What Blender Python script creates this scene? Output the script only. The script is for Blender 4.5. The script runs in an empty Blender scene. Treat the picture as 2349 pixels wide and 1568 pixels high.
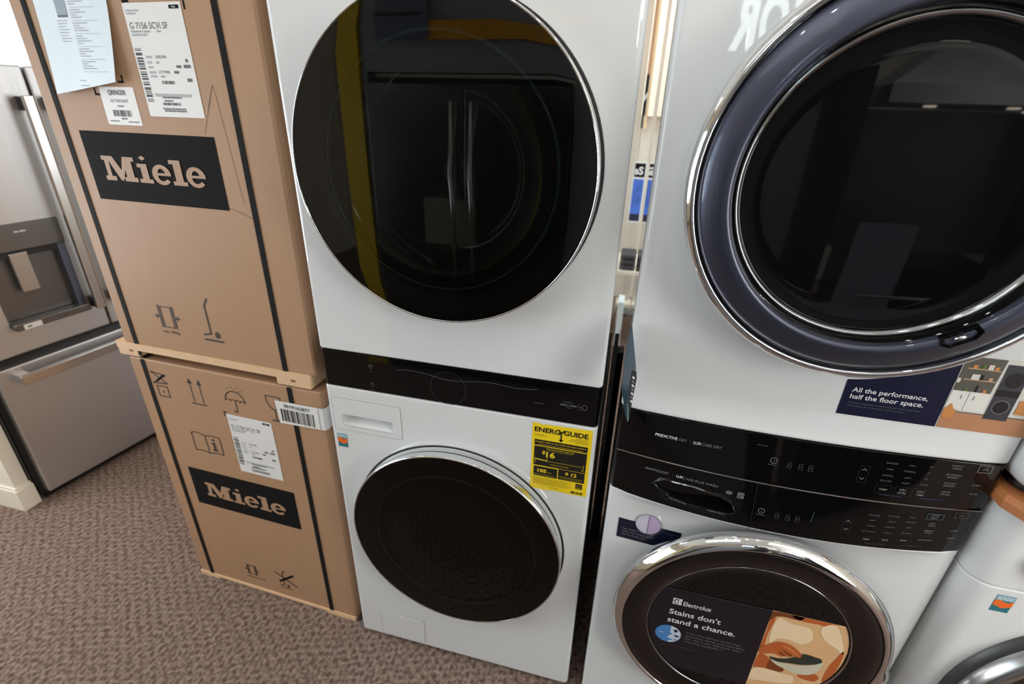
import bpy, bmesh, math, random
from mathutils import Vector, Matrix
R = random.Random(7)
S = bpy.context.scene
COL = S.collection
pi = math.pi

# ------------------------------------------------------------------ camera
cd = bpy.data.cameras.new('camera')
cam = bpy.data.objects.new('camera', cd)
COL.objects.link(cam)
cam.location = (0.711, -0.941, 1.605)
cam.rotation_euler = (1.12556263, -0.02509272, 0.24872909)
cd.sensor_width = 36.0
cd.lens = 17.497
cd.clip_start = 0.02
cd.dof.use_dof = True
cd.dof.focus_distance = 0.98
cd.dof.aperture_fstop = 3.2
S.camera = cam

# ------------------------------------------------------------------ world, exposure
S.view_settings.view_transform = 'Standard'
S.view_settings.look = 'None'
S.view_settings.gamma = 1.0
S.view_settings.use_curve_mapping = False
S.view_settings.exposure = -0.5
w = bpy.data.worlds.new('world')
S.world = w
w.use_nodes = True
w.node_tree.nodes['Background'].inputs[0].default_value = (0.80, 0.90, 1.0, 1)
w.node_tree.nodes['Background'].inputs[1].default_value = 5.0


def area(name, loc, rot, sx, sy, power, col=(1, 1, 1)):
    l = bpy.data.lights.new(name, 'AREA')
    l.shape = 'RECTANGLE'
    l.size = sx
    l.size_y = sy
    l.energy = power
    l.color = col
    o = bpy.data.objects.new(name, l)
    COL.objects.link(o)
    o.location = loc
    o.rotation_euler = rot
    return o


# daylight entering the store-front windows on the left, and from the open shop front on the far right
area('window_daylight', (-2.38, -0.72, 1.15), (0, -pi / 2, 0), 1.1, 1.3, 43, (0.97, 0.98, 1.0))
area('shopfront_daylight', (3.75, -2.3, 1.7), (0, pi / 2 - 0.1, math.radians(-28)), 2.0, 2.4, 212, (1.0, 0.985, 0.96))
area('added_fridge_fill', (4.0, 1.9, 1.75), (0, pi / 2, 0), 1.8, 2.4, 55, (0.95, 0.98, 1.0))  # added lamp at the solid right wall, brightens the refrigerator steel
area('window_daylight', (-2.53, 1.475, 1.52), (0, -pi / 2, 0), 1.7, 2.1, 60, (0.93, 0.98, 1.0))
# ceiling troffers over the aisle and the rest of the showroom
area('troffer_light', (0.15, -1.15, 2.77), (0, 0, 0), 1.2, 0.55, 1.5, (1.0, 0.97, 0.92))
area('troffer_light', (2.15, -0.95, 2.77), (0, 0, 0), 1.2, 0.55, 3, (1.0, 0.97, 0.92))
area('troffer_light', (0.9, 2.5, 2.77), (0, 0, 0), 2.4, 0.8, 38, (1.0, 0.97, 0.93))
area('troffer_light', (-1.7, 0.4, 2.77), (0, 0, 0), 0.6, 1.2, 7, (1.0, 0.97, 0.93))


# ------------------------------------------------------------------ materials
def lin(c):
    c = c / 255.0
    return c / 12.92 if c <= 0.04045 else ((c + 0.055) / 1.055) ** 2.4


def rgb(r, g, b):
    return (lin(r), lin(g), lin(b), 1)


MC = {}


def mat(name, col, rough=0.5, metal=0.0, coat=0.0, spec=0.5, emit=None, es=0.0, ior=1.5, noise=0.0, nscale=20.0, bump=0.0, bscale=200.0, aniso=0.0):
    if name in MC:
        return MC[name]
    m = bpy.data.materials.new(name)
    m.use_nodes = True
    nt = m.node_tree
    b = nt.nodes['Principled BSDF']
    if len(col) == 3:
        col = (*col, 1)
    b.inputs['Base Color'].default_value = col
    b.inputs['Roughness'].default_value = rough
    b.inputs['Metallic'].default_value = metal
    b.inputs['Coat Weight'].default_value = coat
    b.inputs['Coat Roughness'].default_value = 0.03
    b.inputs['Specular IOR Level'].default_value = spec
    b.inputs['IOR'].default_value = ior
    b.inputs['Anisotropic'].default_value = aniso
    if emit:
        b.inputs['Emission Color'].default_value = emit
        b.inputs['Emission Strength'].default_value = es
    tc = nt.nodes.new('ShaderNodeTexCoord')
    if noise > 0:
        n = nt.nodes.new('ShaderNodeTexNoise')
        n.inputs['Scale'].default_value = nscale
        n.inputs['Detail'].default_value = 4
        nt.links.new(tc.outputs['Object'], n.inputs['Vector'])
        mr = nt.nodes.new('ShaderNodeMapRange')
        mr.inputs[3].default_value = 1 - noise
        mr.inputs[4].default_value = 1 + noise
        nt.links.new(n.outputs[0], mr.inputs[0])
        mx = nt.nodes.new('ShaderNodeVectorMath')
        mx.operation = 'SCALE'
        mx.inputs[0].default_value = col[:3]
        nt.links.new(mr.outputs[0], mx.inputs['Scale'])
        nt.links.new(mx.outputs[0], b.inputs['Base Color'])
    if bump > 0:
        n2 = nt.nodes.new('ShaderNodeTexNoise')
        n2.inputs['Scale'].default_value = bscale
        nt.links.new(tc.outputs['Object'], n2.inputs['Vector'])
        bp = nt.nodes.new('ShaderNodeBump')
        bp.inputs['Strength'].default_value = bump
        bp.inputs['Distance'].default_value = 0.002
        nt.links.new(n2.outputs[0], bp.inputs['Height'])
        nt.links.new(bp.outputs[0], b.inputs['Normal'])
    MC[name] = m
    return m


def brushed(name, col, rough=0.3, axis=2):
    """stainless steel with fine brushing along one axis"""
    m = mat(name, col, rough, 1.0)
    nt = m.node_tree
    b = nt.nodes['Principled BSDF']
    tc = nt.nodes.new('ShaderNodeTexCoord')
    mp = nt.nodes.new('ShaderNodeMapping')
    sc = [400.0, 400.0, 400.0]
    sc[axis] = 4.0
    mp.inputs['Scale'].default_value = sc
    n = nt.nodes.new('ShaderNodeTexNoise')
    n.inputs['Scale'].default_value = 1.0
    nt.links.new(tc.outputs['Object'], mp.inputs['Vector'])
    nt.links.new(mp.outputs[0], n.inputs['Vector'])
    mr = nt.nodes.new('ShaderNodeMapRange')
    mr.inputs[3].default_value = rough - 0.06
    mr.inputs[4].default_value = rough + 0.08
    nt.links.new(n.outputs[0], mr.inputs[0])
    nt.links.new(mr.outputs[0], b.inputs['Roughness'])
    return m


def glassmat(name, tint, ior=1.5, rough=0.0):
    """dark tinted pane: fresnel reflection over a tinted see-through layer"""
    m = bpy.data.materials.new(name)
    m.use_nodes = True
    nt = m.node_tree
    nt.nodes.remove(nt.nodes['Principled BSDF'])
    out = nt.nodes['Material Output']
    tr = nt.nodes.new('ShaderNodeBsdfTransparent')
    tr.inputs[0].default_value = (*tint, 1)
    gl = nt.nodes.new('ShaderNodeBsdfGlossy')
    gl.inputs['Roughness'].default_value = rough
    gl.inputs[0].default_value = (1, 1, 1, 1)
    fr = nt.nodes.new('ShaderNodeFresnel')
    fr.inputs[0].default_value = ior
    mx = nt.nodes.new('ShaderNodeMixShader')
    nt.links.new(fr.outputs[0], mx.inputs[0])
    nt.links.new(tr.outputs[0], mx.inputs[1])
    nt.links.new(gl.outputs[0], mx.inputs[2])
    nt.links.new(mx.outputs[0], out.inputs[0])
    return m


ENAMEL = mat('white_enamel', rgb(224, 227, 228), 0.025, spec=0.5)
ENAMEL2 = mat('white_enamel_textured', rgb(226, 228, 228), 0.32, bump=0.15, bscale=500)
SIDE = mat('grey_side_enamel', rgb(205, 212, 214), 0.12)
GROOVE = mat('panel_groove', rgb(120, 122, 122), 0.6)
BLACKG = mat('black_gloss', (0.003, 0.003, 0.0035), 0.03, ior=1.40)
BLACKP = mat('black_plastic', (0.010, 0.010, 0.011), 0.35)
RUBBER = mat('black_rubber', (0.012, 0.012, 0.012), 0.7)
CHROME = mat('chrome', (0.78, 0.79, 0.80), 0.04, 1.0)
CHROMED = mat('dark_chrome', (0.45, 0.46, 0.48), 0.07, 1.0)
BLUEM = mat('blue_grey_metallic', rgb(70, 74, 90), 0.40, 0.8, coat=0.5, bump=0.04, bscale=900)
BROWNG = mat('brown_black_ring', (0.010, 0.007, 0.006), 0.22, spec=0.4)
GLASS = glassmat('smoked_door_glass', (0.46, 0.49, 0.47), 1.52)
GLASSW = glassmat('smoked_washer_glass', (0.40, 0.42, 0.41), 1.34)
GLASSB = mat('glass_bowl', (0.012, 0.02, 0.019), 0.02, ior=1.5)
TEAL = mat('teal_glass_edge', rgb(70, 110, 108), 0.12, spec=0.8)
DRUM = mat('dim_drum_steel', (0.02, 0.02, 0.022), 0.4, 0.6)
INKW = mat('white_print', rgb(228, 230, 232), 0.5)
INKG = mat('grey_print', rgb(120, 122, 126), 0.5)
INKD = mat('dim_grey_print', rgb(62, 64, 68), 0.5)
INKB = mat('dim_blue_print', rgb(60, 66, 110), 0.5)
INKX = mat('faint_segment_print', rgb(36, 38, 42), 0.5)
INKT = mat('teal_print', rgb(50, 88, 96), 0.5)
INKK = mat('black_print', rgb(22, 21, 21), 0.8, spec=0.12)
CARD = mat('cardboard', rgb(178, 142, 112), 0.5, spec=0.22, noise=0.045, nscale=9, bump=0.12, bscale=60)
CARDE = mat('cardboard_print_gap', rgb(176, 142, 114), 0.5, spec=0.22)
SYM = mat('brown_black_ink', rgb(58, 48, 42), 0.6)
STRAP = mat('black_strap', rgb(24, 24, 24), 0.75, spec=0.15, bump=0.3, bscale=900)
WOOD = mat('pine', rgb(226, 190, 152), 0.6, noise=0.10, nscale=30, bump=0.25, bscale=90)
NAILH = mat('nail_hole', rgb(120, 78, 48), 0.8)
PAPER = mat('label_paper', rgb(232, 232, 230), 0.45)
PAPERB = mat('document_paper', rgb(226, 238, 246), 0.35)
INKL = mat('light_grey_print', rgb(176, 184, 190), 0.6)
INKM = mat('mid_grey_print', rgb(96, 98, 102), 0.6)
INKS = mat('soft_black_print', rgb(56, 56, 58), 0.6)
YEL = mat('energy_yellow', rgb(244, 214, 34), 0.35, noise=0.04, nscale=30)
YELT = mat('energy_yellow_text', rgb(232, 205, 40), 0.4)
EGK = mat('energy_black', rgb(28, 27, 22), 0.4)
NAVY = mat('navy_print', rgb(18, 22, 44), 0.3)
DNAVY = mat('dark_plum_film', rgb(22, 17, 30), 0.25)
STEEL = brushed('brushed_steel', (0.66, 0.67, 0.69), 0.40, 2)
STEELH = brushed('handle_steel', (0.72, 0.72, 0.72), 0.22, 2)
STEELD = mat('dark_grey_fridge_side', rgb(96, 94, 92), 0.5)
PEWTER = mat('pewter_plastic', rgb(120, 118, 116), 0.3, 0.7)
WALLP = mat('wall_paint', rgb(214, 208, 196), 0.8, noise=0.02, nscale=4)
CREAM = mat('cream_trim', rgb(240, 236, 220), 0.5)
CEIL = mat('ceiling_tile', rgb(232, 230, 224), 0.9, noise=0.04, nscale=60)
GREYW = mat('grey_display_wall', rgb(150, 154, 160), 0.7)
YWALL = mat('yellow_display_post', rgb(236, 200, 20), 0.5)
OWALL = mat('orange_yellow_band', rgb(226, 160, 30), 0.5)
DSTEEL = mat('dark_stainless', (0.16, 0.16, 0.165), 0.25, 1.0)
HSTEEL = mat('hood_stainless', (0.62, 0.62, 0.63), 0.3, 1.0)
DARKC = mat('charcoal', rgb(34, 34, 36), 0.5)
ORWOOD = mat('orange_wood', rgb(186, 120, 74), 0.4, noise=0.14, nscale=25)


def carpet():
    m = bpy.data.materials.new('patterned_carpet')
    m.use_nodes = True
    nt = m.node_tree
    N = nt.nodes.new
    Lk = nt.links.new
    b = nt.nodes['Principled BSDF']
    b.inputs['Roughness'].default_value = 0.95
    b.inputs['Specular IOR Level'].default_value = 0.1
    tc = N('ShaderNodeTexCoord')

    def dots(rot, off, sc, rad, soft):
        mp = N('ShaderNodeMapping')
        mp.inputs['Rotation'].default_value = (0, 0, rot)
        mp.inputs['Location'].default_value = off
        mp.inputs['Scale'].default_value = sc
        Lk(tc.outputs['Object'], mp.inputs['Vector'])
        nz = N('ShaderNodeTexNoise')
        nz.inputs['Scale'].default_value = 90
        Lk(tc.outputs['Object'], nz.inputs['Vector'])
        ad = N('ShaderNodeVectorMath')
        ad.operation = 'MULTIPLY_ADD'
        ad.inputs[1].default_value = (0.5, 0.5, 0)
        Lk(nz.outputs['Color'], ad.inputs[0])
        Lk(mp.outputs[0], ad.inputs[2])
        fr = N('ShaderNodeVectorMath')
        fr.operation = 'FRACTION'
        Lk(ad.outputs[0], fr.inputs[0])
        sb = N('ShaderNodeVectorMath')
        sb.operation = 'SUBTRACT'
        sb.inputs[1].default_value = (0.5, 0.5, 0)
        Lk(fr.outputs[0], sb.inputs[0])
        mu = N('ShaderNodeVectorMath')
        mu.operation = 'MULTIPLY'
        mu.inputs[1].default_value = (1, 1, 0)
        Lk(sb.outputs[0], mu.inputs[0])
        ln = N('ShaderNodeVectorMath')
        ln.operation = 'LENGTH'
        Lk(mu.outputs[0], ln.inputs[0])
        mr = N('ShaderNodeMapRange')
        mr.interpolation_type = 'SMOOTHSTEP'
        mr.inputs[1].default_value = rad
        mr.inputs[2].default_value = rad + soft
        mr.inputs[3].default_value = 1
        mr.inputs[4].default_value = 0
        Lk(ln.outputs['Value'], mr.inputs[0])
        fl = N('ShaderNodeVectorMath')
        fl.operation = 'FLOOR'
        Lk(ad.outputs[0], fl.inputs[0])
        wn = N('ShaderNodeTexWhiteNoise')
        Lk(fl.outputs[0], wn.inputs['Vector'])
        return mr, wn

    n1 = N('ShaderNodeTexNoise')
    n1.inputs['Scale'].default_value = 75
    n1.inputs['Detail'].default_value = 6
    Lk(tc.outputs['Object'], n1.inputs['Vector'])
    cr = N('ShaderNodeValToRGB')
    cr.color_ramp.elements[0].color = rgb(100, 84, 76)
    cr.color_ramp.elements[0].position = 0.34
    cr.color_ramp.elements[1].color = rgb(154, 135, 124)
    cr.color_ramp.elements[1].position = 0.62
    Lk(n1.outputs[0], cr.inputs[0])
    last = cr.outputs[0]
    for rot, off, sc, rad, soft, c1, c2, f in (
            (0.55, (0, 0, 0), (42, 31, 1), 0.12, 0.26, rgb(72, 58, 54), rgb(88, 52, 48), 0.6),
            (0.55, (0.5, 0.5, 0), (42, 31, 1), 0.05, 0.24, rgb(88, 74, 70), rgb(132, 104, 84), 0.4)):
        d, wn = dots(rot, off, sc, rad, soft)
        mc = N('ShaderNodeMix')
        mc.data_type = 'RGBA'
        mc.inputs[6].default_value = c1
        mc.inputs[7].default_value = c2
        Lk(wn.outputs['Value'], mc.inputs[0])
        mf = N('ShaderNodeMath')
        mf.operation = 'MULTIPLY'
        mf.inputs[1].default_value = f
        Lk(d.outputs[0], mf.inputs[0])
        mm = N('ShaderNodeMix')
        mm.data_type = 'RGBA'
        Lk(mf.outputs[0], mm.inputs[0])
        Lk(last, mm.inputs[6])
        Lk(mc.outputs[2], mm.inputs[7])
        last = mm.outputs[2]
    Lk(last, b.inputs['Base Color'])
    n3 = N('ShaderNodeTexNoise')
    n3.inputs['Scale'].default_value = 260
    Lk(tc.outputs['Object'], n3.inputs['Vector'])
    bp = N('ShaderNodeBump')
    bp.inputs['Strength'].default_value = 0.5
    bp.inputs['Distance'].default_value = 0.004
    Lk(n3.outputs[0], bp.inputs['Height'])
    Lk(bp.outputs[0], b.inputs['Normal'])
    return m


CARPET = carpet()


# ------------------------------------------------------------------ mesh builder
class MB:
    """collects shapes in a thing's local frame; build() links them as ONE mesh"""

    def __init__(s, off=(0, 0, 0)):
        s.v, s.f, s.m, s.sm, s.mats = [], [], [], [], []
        s.off = Vector(off)

    def mi(s, m):
        if m not in s.mats:
            s.mats.append(m)
        return s.mats.index(m)

    def add(s, vs, fs, m, smooth=False):
        k = len(s.v)
        s.v += [Vector(p) + s.off for p in vs]
        i = s.mi(m)
        for f in fs:
            s.f.append([k + q for q in f])
            s.m.append(i)
            s.sm.append(smooth)
        return s

    def box(s, x0, x1, y0, y1, z0, z1, m):
        v = [(x, y, z) for z in (z0, z1) for y in (y0, y1) for x in (x0, x1)]
        return s.add(v, [(0, 1, 3, 2), (4, 6, 7, 5), (0, 4, 5, 1), (2, 3, 7, 6), (0, 2, 6, 4), (1, 5, 7, 3)], m)

    def loft(s, rings, m, cap0=True, cap1=True, smooth=False, closed=True):
        n = len(rings[0])
        vs = [p for r in rings for p in r]
        fs = []
        for i in range(len(rings) - 1):
            for j in range(n if closed else n - 1):
                k = (j + 1) % n
                fs.append((i * n + j, i * n + k, (i + 1) * n + k, (i + 1) * n + j))
        s.add(vs, fs, m, smooth)
        base = len(s.v) - len(vs)
        i = s.mi(m)
        if cap0:
            s.f.append([base + j for j in range(n)][::-1])
            s.m.append(i)
            s.sm.append(False)
        if cap1:
            s.f.append([base + (len(rings) - 1) * n + j for j in range(n)])
            s.m.append(i)
            s.sm.append(False)
        return s

    def slab(s, x0, x1, z0, z1, y0, y1, r, m, b=0.0015, n=6):
        """rounded rectangle standing in the XZ plane, front at y0 (smaller y)"""
        def ring(ins, y):
            rr = max(r - ins, 1e-4)
            pts = []
            for cx, cz, a0 in ((x1 - r, z1 - r, 0), (x0 + r, z1 - r, pi / 2), (x0 + r, z0 + r, pi), (x1 - r, z0 + r, 1.5 * pi)):
                for k in range(n + 1):
                    a = a0 + k * pi / 2 / n
                    pts.append((cx + rr * math.cos(a), y, cz + rr * math.sin(a)))
            return pts
        rings = [ring(0, y1), ring(0, y0 + b), ring(b * 0.3, y0 + b * 0.3), ring(b, y0)]
        return s.loft(rings, m)

    def foot(s, pts_fn, zs, m, smooth=False):
        return s.loft([[(x, y, z) for x, y in pts_fn(z)] for z in zs], m, smooth=smooth)

    def lathe(s, cx, cz, prof, m, n=96, cap_end=False, smooth=True, a0=0, a1=2 * pi):
        """profile (r, y) turned about the Y axis through (cx, cz)"""
        full = abs(a1 - a0 - 2 * pi) < 1e-6
        cnt = n if full else n + 1
        rings = [[(cx + r * math.cos(a0 + (a1 - a0) * k / n), y, cz + r * math.sin(a0 + (a1 - a0) * k / n)) for k in range(cnt)] for r, y in prof]
        return s.loft(rings, m, False, cap_end, smooth, closed=full)

    def tube(s, pts, r, m, n=8, caps=True):
        pts = [Vector(p) for p in pts]
        rings = []
        for i, p in enumerate(pts):
            t = (pts[min(i + 1, len(pts) - 1)] - pts[max(i - 1, 0)]).normalized()
            u = t.cross(Vector((0, 0, 1)))
            if u.length < 1e-3:
                u = t.cross(Vector((0, 1, 0)))
            u.normalize()
            v = t.cross(u)
            rings.append([p + u * r * math.cos(2 * pi * k / n) + v * r * math.sin(2 * pi * k / n) for k in range(n)])
        return s.loft(rings, m, caps, caps, True)

    # ---- flat print on a surface y = surf(x, z)
    def poly(s, pts, surf, m, d=0.0006):
        return s.add([(x, surf(x, z) - d, z) for x, z in pts], [list(range(len(pts)))], m)

    def rect(s, x0, x1, z0, z1, surf, m, d=0.0006, nx=1):
        vs, fs = [], []
        for k in range(nx + 1):
            x = x0 + (x1 - x0) * k / nx
            vs += [(x, surf(x, z0) - d, z0), (x, surf(x, z1) - d, z1)]
        for k in range(nx):
            fs.append((2 * k, 2 * k + 2, 2 * k + 3, 2 * k + 1))
        return s.add(vs, fs, m)

    def disc(s, cx, cz, rx, rz, surf, m, d=0.0006, n=32, a0=0, a1=2 * pi):
        return s.poly([(cx + rx * math.cos(a0 + (a1 - a0) * k / n), cz + rz * math.sin(a0 + (a1 - a0) * k / n)) for k in range(n)], surf, m, d)

    def stroke(s, pts, wd, surf, m, d=0.0006, closed=False):
        pts = [Vector(p) for p in pts]
        if closed:
            pts = pts + [pts[0]]
        for a, b in zip(pts[:-1], pts[1:]):
            t = b - a
            if t.length < 1e-7:
                continue
            t.normalize()
            nn = Vector((-t.y, t.x)) * wd / 2
            e = t * wd * 0.35
            q = [a - nn - e, b - nn + e, b + nn + e, a + nn - e]
            s.add([(p.x, surf(p.x, p.y) - d, p.y) for p in q], [(0, 1, 2, 3)], m)
        return s

    def arc(s, cx, cz, rx, rz, wd, surf, m, d=0.0006, a0=0, a1=2 * pi, n=28):
        return s.stroke([(cx + rx * math.cos(a0 + (a1 - a0) * k / n), cz + rz * math.sin(a0 + (a1 - a0) * k / n)) for k in range(n + 1)], wd, surf, m, d)

    def text(s, string, x, z, h, surf, m, width=None, bold=0.0, d=0.0008, align='L', mirror=False):
        """default font outlines, cap height h, baseline at z"""
        vs, fs, w = glyphs(string, bold)
        k = h / 0.70
        kx = (width / w) if width else k
        tot = w * kx
        x0 = x - (tot / 2 if align == 'C' else tot if align == 'R' else 0)
        P = []
        for a, b in vs:
            xx = x0 + (tot - a * kx if mirror else a * kx)
            zz = z + b * k
            P.append((xx, surf(xx, zz) - d, zz))
        return s.add(P, fs, m)

    def greek(s, x0, x1, z, h, surf, m, d=0.0007, n=None, seed=0):
        """a line of small unreadable print drawn as word-length dashes"""
        q = random.Random(seed + int(x0 * 1e4) + int(z * 1e4))
        x = x0
        while x < x1:
            L = q.uniform(1.2, 3.6) * h
            e = min(x + L, x1)
            s.rect(x, e, z, z + h, surf, m, d)
            x = e + 0.6 * h
        return s

    def barcode(s, x0, x1, z0, z1, surf, m, vertical=False, d=0.0007, seed=1, fill=0.55):
        q = random.Random(seed)
        a, b = (z0, z1) if vertical else (x0, x1)
        t = a
        u = (b - a) / 60
        while t < b:
            wd = q.choice([1, 1, 2, 3]) * u
            e = min(t + wd, b)
            if vertical:
                s.rect(x0, x1, t, e, surf, m, d)
            else:
                s.rect(t, e, z0, z1, surf, m, d)
            t = e + q.choice([1, 1, 2]) * u * (1.1 - fill) * 2
        return s

    def build(s, name, parent=None, label=None):
        me = bpy.data.meshes.new(name)
        me.from_pydata([tuple(p) for p in s.v], [], s.f)
        for m in s.mats:
            me.materials.append(m)
        me.polygons.foreach_set('material_index', s.m)
        me.polygons.foreach_set('use_smooth', s.sm)
        me.update()
        bm = bmesh.new()
        bm.from_mesh(me)
        big = [f for f in bm.faces if len(f.verts) > 4]
        if big:
            bmesh.ops.triangulate(bm, faces=big)
        bm.to_mesh(me)
        bm.free()
        o = bpy.data.objects.new(name, me)
        COL.objects.link(o)
        if parent:
            o.parent = parent
        if label:
            o['label'] = label
        return o


GC = {}


def glyphs(string, bold):
    key = (string, bold)
    if key in GC:
        return GC[key]
    c = bpy.data.curves.new('t', 'FONT')
    c.body = string
    c.size = 1.0
    c.resolution_u = 3
    c.offset = bold
    c.fill_mode = 'FRONT'
    o = bpy.data.objects.new('t', c)
    COL.objects.link(o)
    dg = bpy.context.evaluated_depsgraph_get()
    me = bpy.data.meshes.new_from_object(o.evaluated_get(dg))
    vs = [(v.co.x, v.co.y) for v in me.vertices]
    fs = [list(p.vertices) for p in me.polygons]
    bpy.data.objects.remove(o)
    bpy.data.curves.remove(c)
    bpy.data.meshes.remove(me)
    if vs:
        mn = min(a for a, b in vs)
        vs = [(a - mn, b) for a, b in vs]
        wd = max(a for a, b in vs)
    else:
        wd = 1
    GC[key] = (vs, fs, wd)
    return GC[key]


def root(name, loc, label, cat, rz=0.0, group=None):
    o = bpy.data.objects.new(name, None)
    o.empty_display_size = 0.1
    COL.objects.link(o)
    o.location = loc
    o.rotation_euler = (0, 0, rz)
    o['label'] = label
    o['category'] = cat
    if group:
        o['group'] = group
    return o


def tag(o, label, cat, group=None):
    o['label'] = label
    o['category'] = cat
    if group:
        o['group'] = group
    return o


def struct(o):
    o['kind'] = 'structure'
    return o


def cut(o, cutter):
    """carve cutter out of o and keep the result as o's mesh"""
    md = o.modifiers.new('c', 'BOOLEAN')
    md.operation = 'DIFFERENCE'
    md.solver = 'EXACT'
    md.object = cutter
    dg = bpy.context.evaluated_depsgraph_get()
    me = bpy.data.meshes.new_from_object(o.evaluated_get(dg))
    o.modifiers.clear()
    o.data = me
    bpy.data.objects.remove(cutter)


def flat(y):
    return lambda x, z: y


# ------------------------------------------------------------------ room
b = MB().box(-2.6, 4.2, -4.2, 3.7, -0.05, 0.0, CARPET)
struct(b.build('floor'))
b = MB().box(-2.6, 4.2, -4.2, 3.7, 2.8, 2.85, CEIL)
struct(b.build('ceiling'))
b = MB().box(-2.6, 4.2, 3.6, 3.7, 0, 2.8, WALLP)
struct(b.build('wall_back'))
b = MB().box(-2.6, 4.2, -4.2, -4.1, 0, 2.8, WALLP)
struct(b.build('wall_front'))
b = MB().box(4.1, 4.2, -4.1, 3.6, 0, 2.8, WALLP)
struct(b.build('wall_right'))
# left wall with a wide window behind the refrigerator and one by the aisle
b = MB()
b.box(-2.6, -2.5, -4.1, -2.8, 0, 2.8, WALLP).box(-2.6, -2.5, -2.8, 2.6, 0, 0.6, WALLP)
b.box(-2.6, -2.5, -2.8, 2.6, 2.45, 2.8, WALLP).box(-2.6, -2.5, -0.05, 0.35, 0.6, 2.45, WALLP).box(-2.6, -2.5, 2.6, 3.6, 0, 2.8, WALLP)
struct(b.build('wall_left'))
PANE = glassmat('window_glass', (0.95, 0.97, 0.97), 1.45)
for i, (a, c) in enumerate(((-2.8, -0.05), (0.35, 2.6))):
    f = MB()
    for y0, y1, z0, z1 in ((a, a + .05, .6, 2.45), (c - .05, c, .6, 2.45), (a, c, .6, .65), (a, c, 2.40, 2.45)):
        f.box(-2.58, -2.5, y0, y1, z0, z1, CREAM)
    fo = f.build('window_%d' % (i + 1))
    struct(fo)
    MB().box(-2.56, -2.555, a + .05, c - .05, .65, 2.40, PANE).build('pane', fo)


def blind(y0, y1):
    t = root('window_blind', (-2.46, (y0 + y1) / 2, 0.7), 'white horizontal slatted blind lowered over the window above the steel refrigerator', 'blind')
    m = bpy.data.materials.new('white_blind_slat')
    m.use_nodes = True
    nt = m.node_tree
    bs = nt.nodes['Principled BSDF']
    bs.inputs['Base Color'].default_value = (0.86, 0.9, 0.9, 1)
    bs.inputs['Roughness'].default_value = 0.4
    tl = nt.nodes.new('ShaderNodeBsdfTranslucent')
    tl.inputs[0].default_value = (0.9, 0.96, 0.97, 1)
    mx = nt.nodes.new('ShaderNodeMixShader')
    mx.inputs[0].default_value = 0.75
    nt.links.new(bs.outputs[0], mx.inputs[1])
    nt.links.new(tl.outputs[0], mx.inputs[2])
    nt.links.new(mx.outputs[0], nt.nodes['Material Output'].inputs[0])
    hw = (y1 - y0) / 2
    k = 0
    z = 0.02
    sl = MB()
    while z < 1.68:
        sl.loft([[(-0.012, y, z - 0.024), (-0.002, y, z - 0.006), (0.006, y, z + 0.012), (0.012, y, z + 0.026), (0.009, y, z + 0.026), (0.003, y, z + 0.012), (-0.005, y, z - 0.006), (-0.015, y, z - 0.024)] for y in (-hw, hw)], m)
        z += 0.045
    sl.build('slats', t)
    MB().box(-0.03, 0.03, -hw, hw, 1.69, 1.74, CREAM).build('headrail', t)
    MB().box(-0.015, 0.015, -hw, hw, -0.04, -0.02, CREAM).build('bottom_rail', t)


blind(0.38, 2.57)

# cream pilaster and low partition beside the refrigerator
b = MB()
b.box(-1.775, -1.650, 0.115, 0.165, 0.10, 2.8, CREAM)
b.box(-1.793, -1.637, 0.105, 0.170, 0.0, 0.10, CREAM)
b.box(-1.783, -1.644, 0.109, 0.168, 0.10, 0.112, CREAM)
struct(b.build('trim_1'))
b = MB()
b.box(-2.5, -1.775, 0.13, 0.165, 0.0, 2.8, CREAM)
struct(b.build('wall_partition'))
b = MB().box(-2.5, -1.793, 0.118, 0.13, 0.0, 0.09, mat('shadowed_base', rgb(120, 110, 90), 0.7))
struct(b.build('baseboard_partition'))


def fixture(x, y, sx, sy, label):
    t = root('ceiling_light', (x, y, 2.8), label, 'ceiling light', group='ceiling troffers')
    f = MB()
    for a, b_, c, d in ((-sx / 2 - .04, -sx / 2, -sy / 2 - .04, sy / 2 + .04), (sx / 2, sx / 2 + .04, -sy / 2 - .04, sy / 2 + .04), (-sx / 2, sx / 2, -sy / 2 - .04, -sy / 2), (-sx / 2, sx / 2, sy / 2, sy / 2 + .04)):
        f.box(a, b_, c, d, -0.035, 0, CREAM)
    f.build('frame', t)
    MB().box(-sx / 2, sx / 2, -sy / 2, sy / 2, -0.02, -0.012, mat('lit_diffuser', (1, 1, 1), 0.5, emit=(1, .97, .93, 1), es=1.0)).build('diffuser', t)


fixture(0.15, -1.15, 1.2, 0.55, 'lit ceiling troffer above the aisle in front of the white towers')
fixture(2.15, -0.95, 1.2, 0.55, 'lit ceiling troffer above the aisle in front of the right-hand washer')
fixture(0.9, 2.5, 2.4, 0.8, 'large lit ceiling troffer over the showroom behind the towers')
fixture(-1.7, 0.4, 0.6, 1.2, 'lit ceiling troffer in front of the steel refrigerator')
BULB = mat('lit_bulb', (1, 1, 1), 0.5, emit=(1, .96, .9, 1), es=300.0)
for i in range(4):
    x = 0.35 + 0.28 * i
    t = root('spot_lamp', (x, -0.62, 2.8), 'small white ceiling spot, %s along the row above the machines' % ('first', 'second', 'third', 'last')[i], 'spot lamp', group='ceiling spots')
    f = MB()
    f.loft([[(.032 * math.cos(a * pi / 8), .032 * math.sin(a * pi / 8), z) for a in range(16)] for z in (-0.10, 0.0)], CREAM, smooth=True)
    f.build('housing', t)
    f = MB()
    f.loft([[(.022 * math.cos(a * pi / 8), .022 * math.sin(a * pi / 8), z) for a in range(16)] for z in (-0.106, -0.1005)], BULB)
    f.build('bulb', t)


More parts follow.
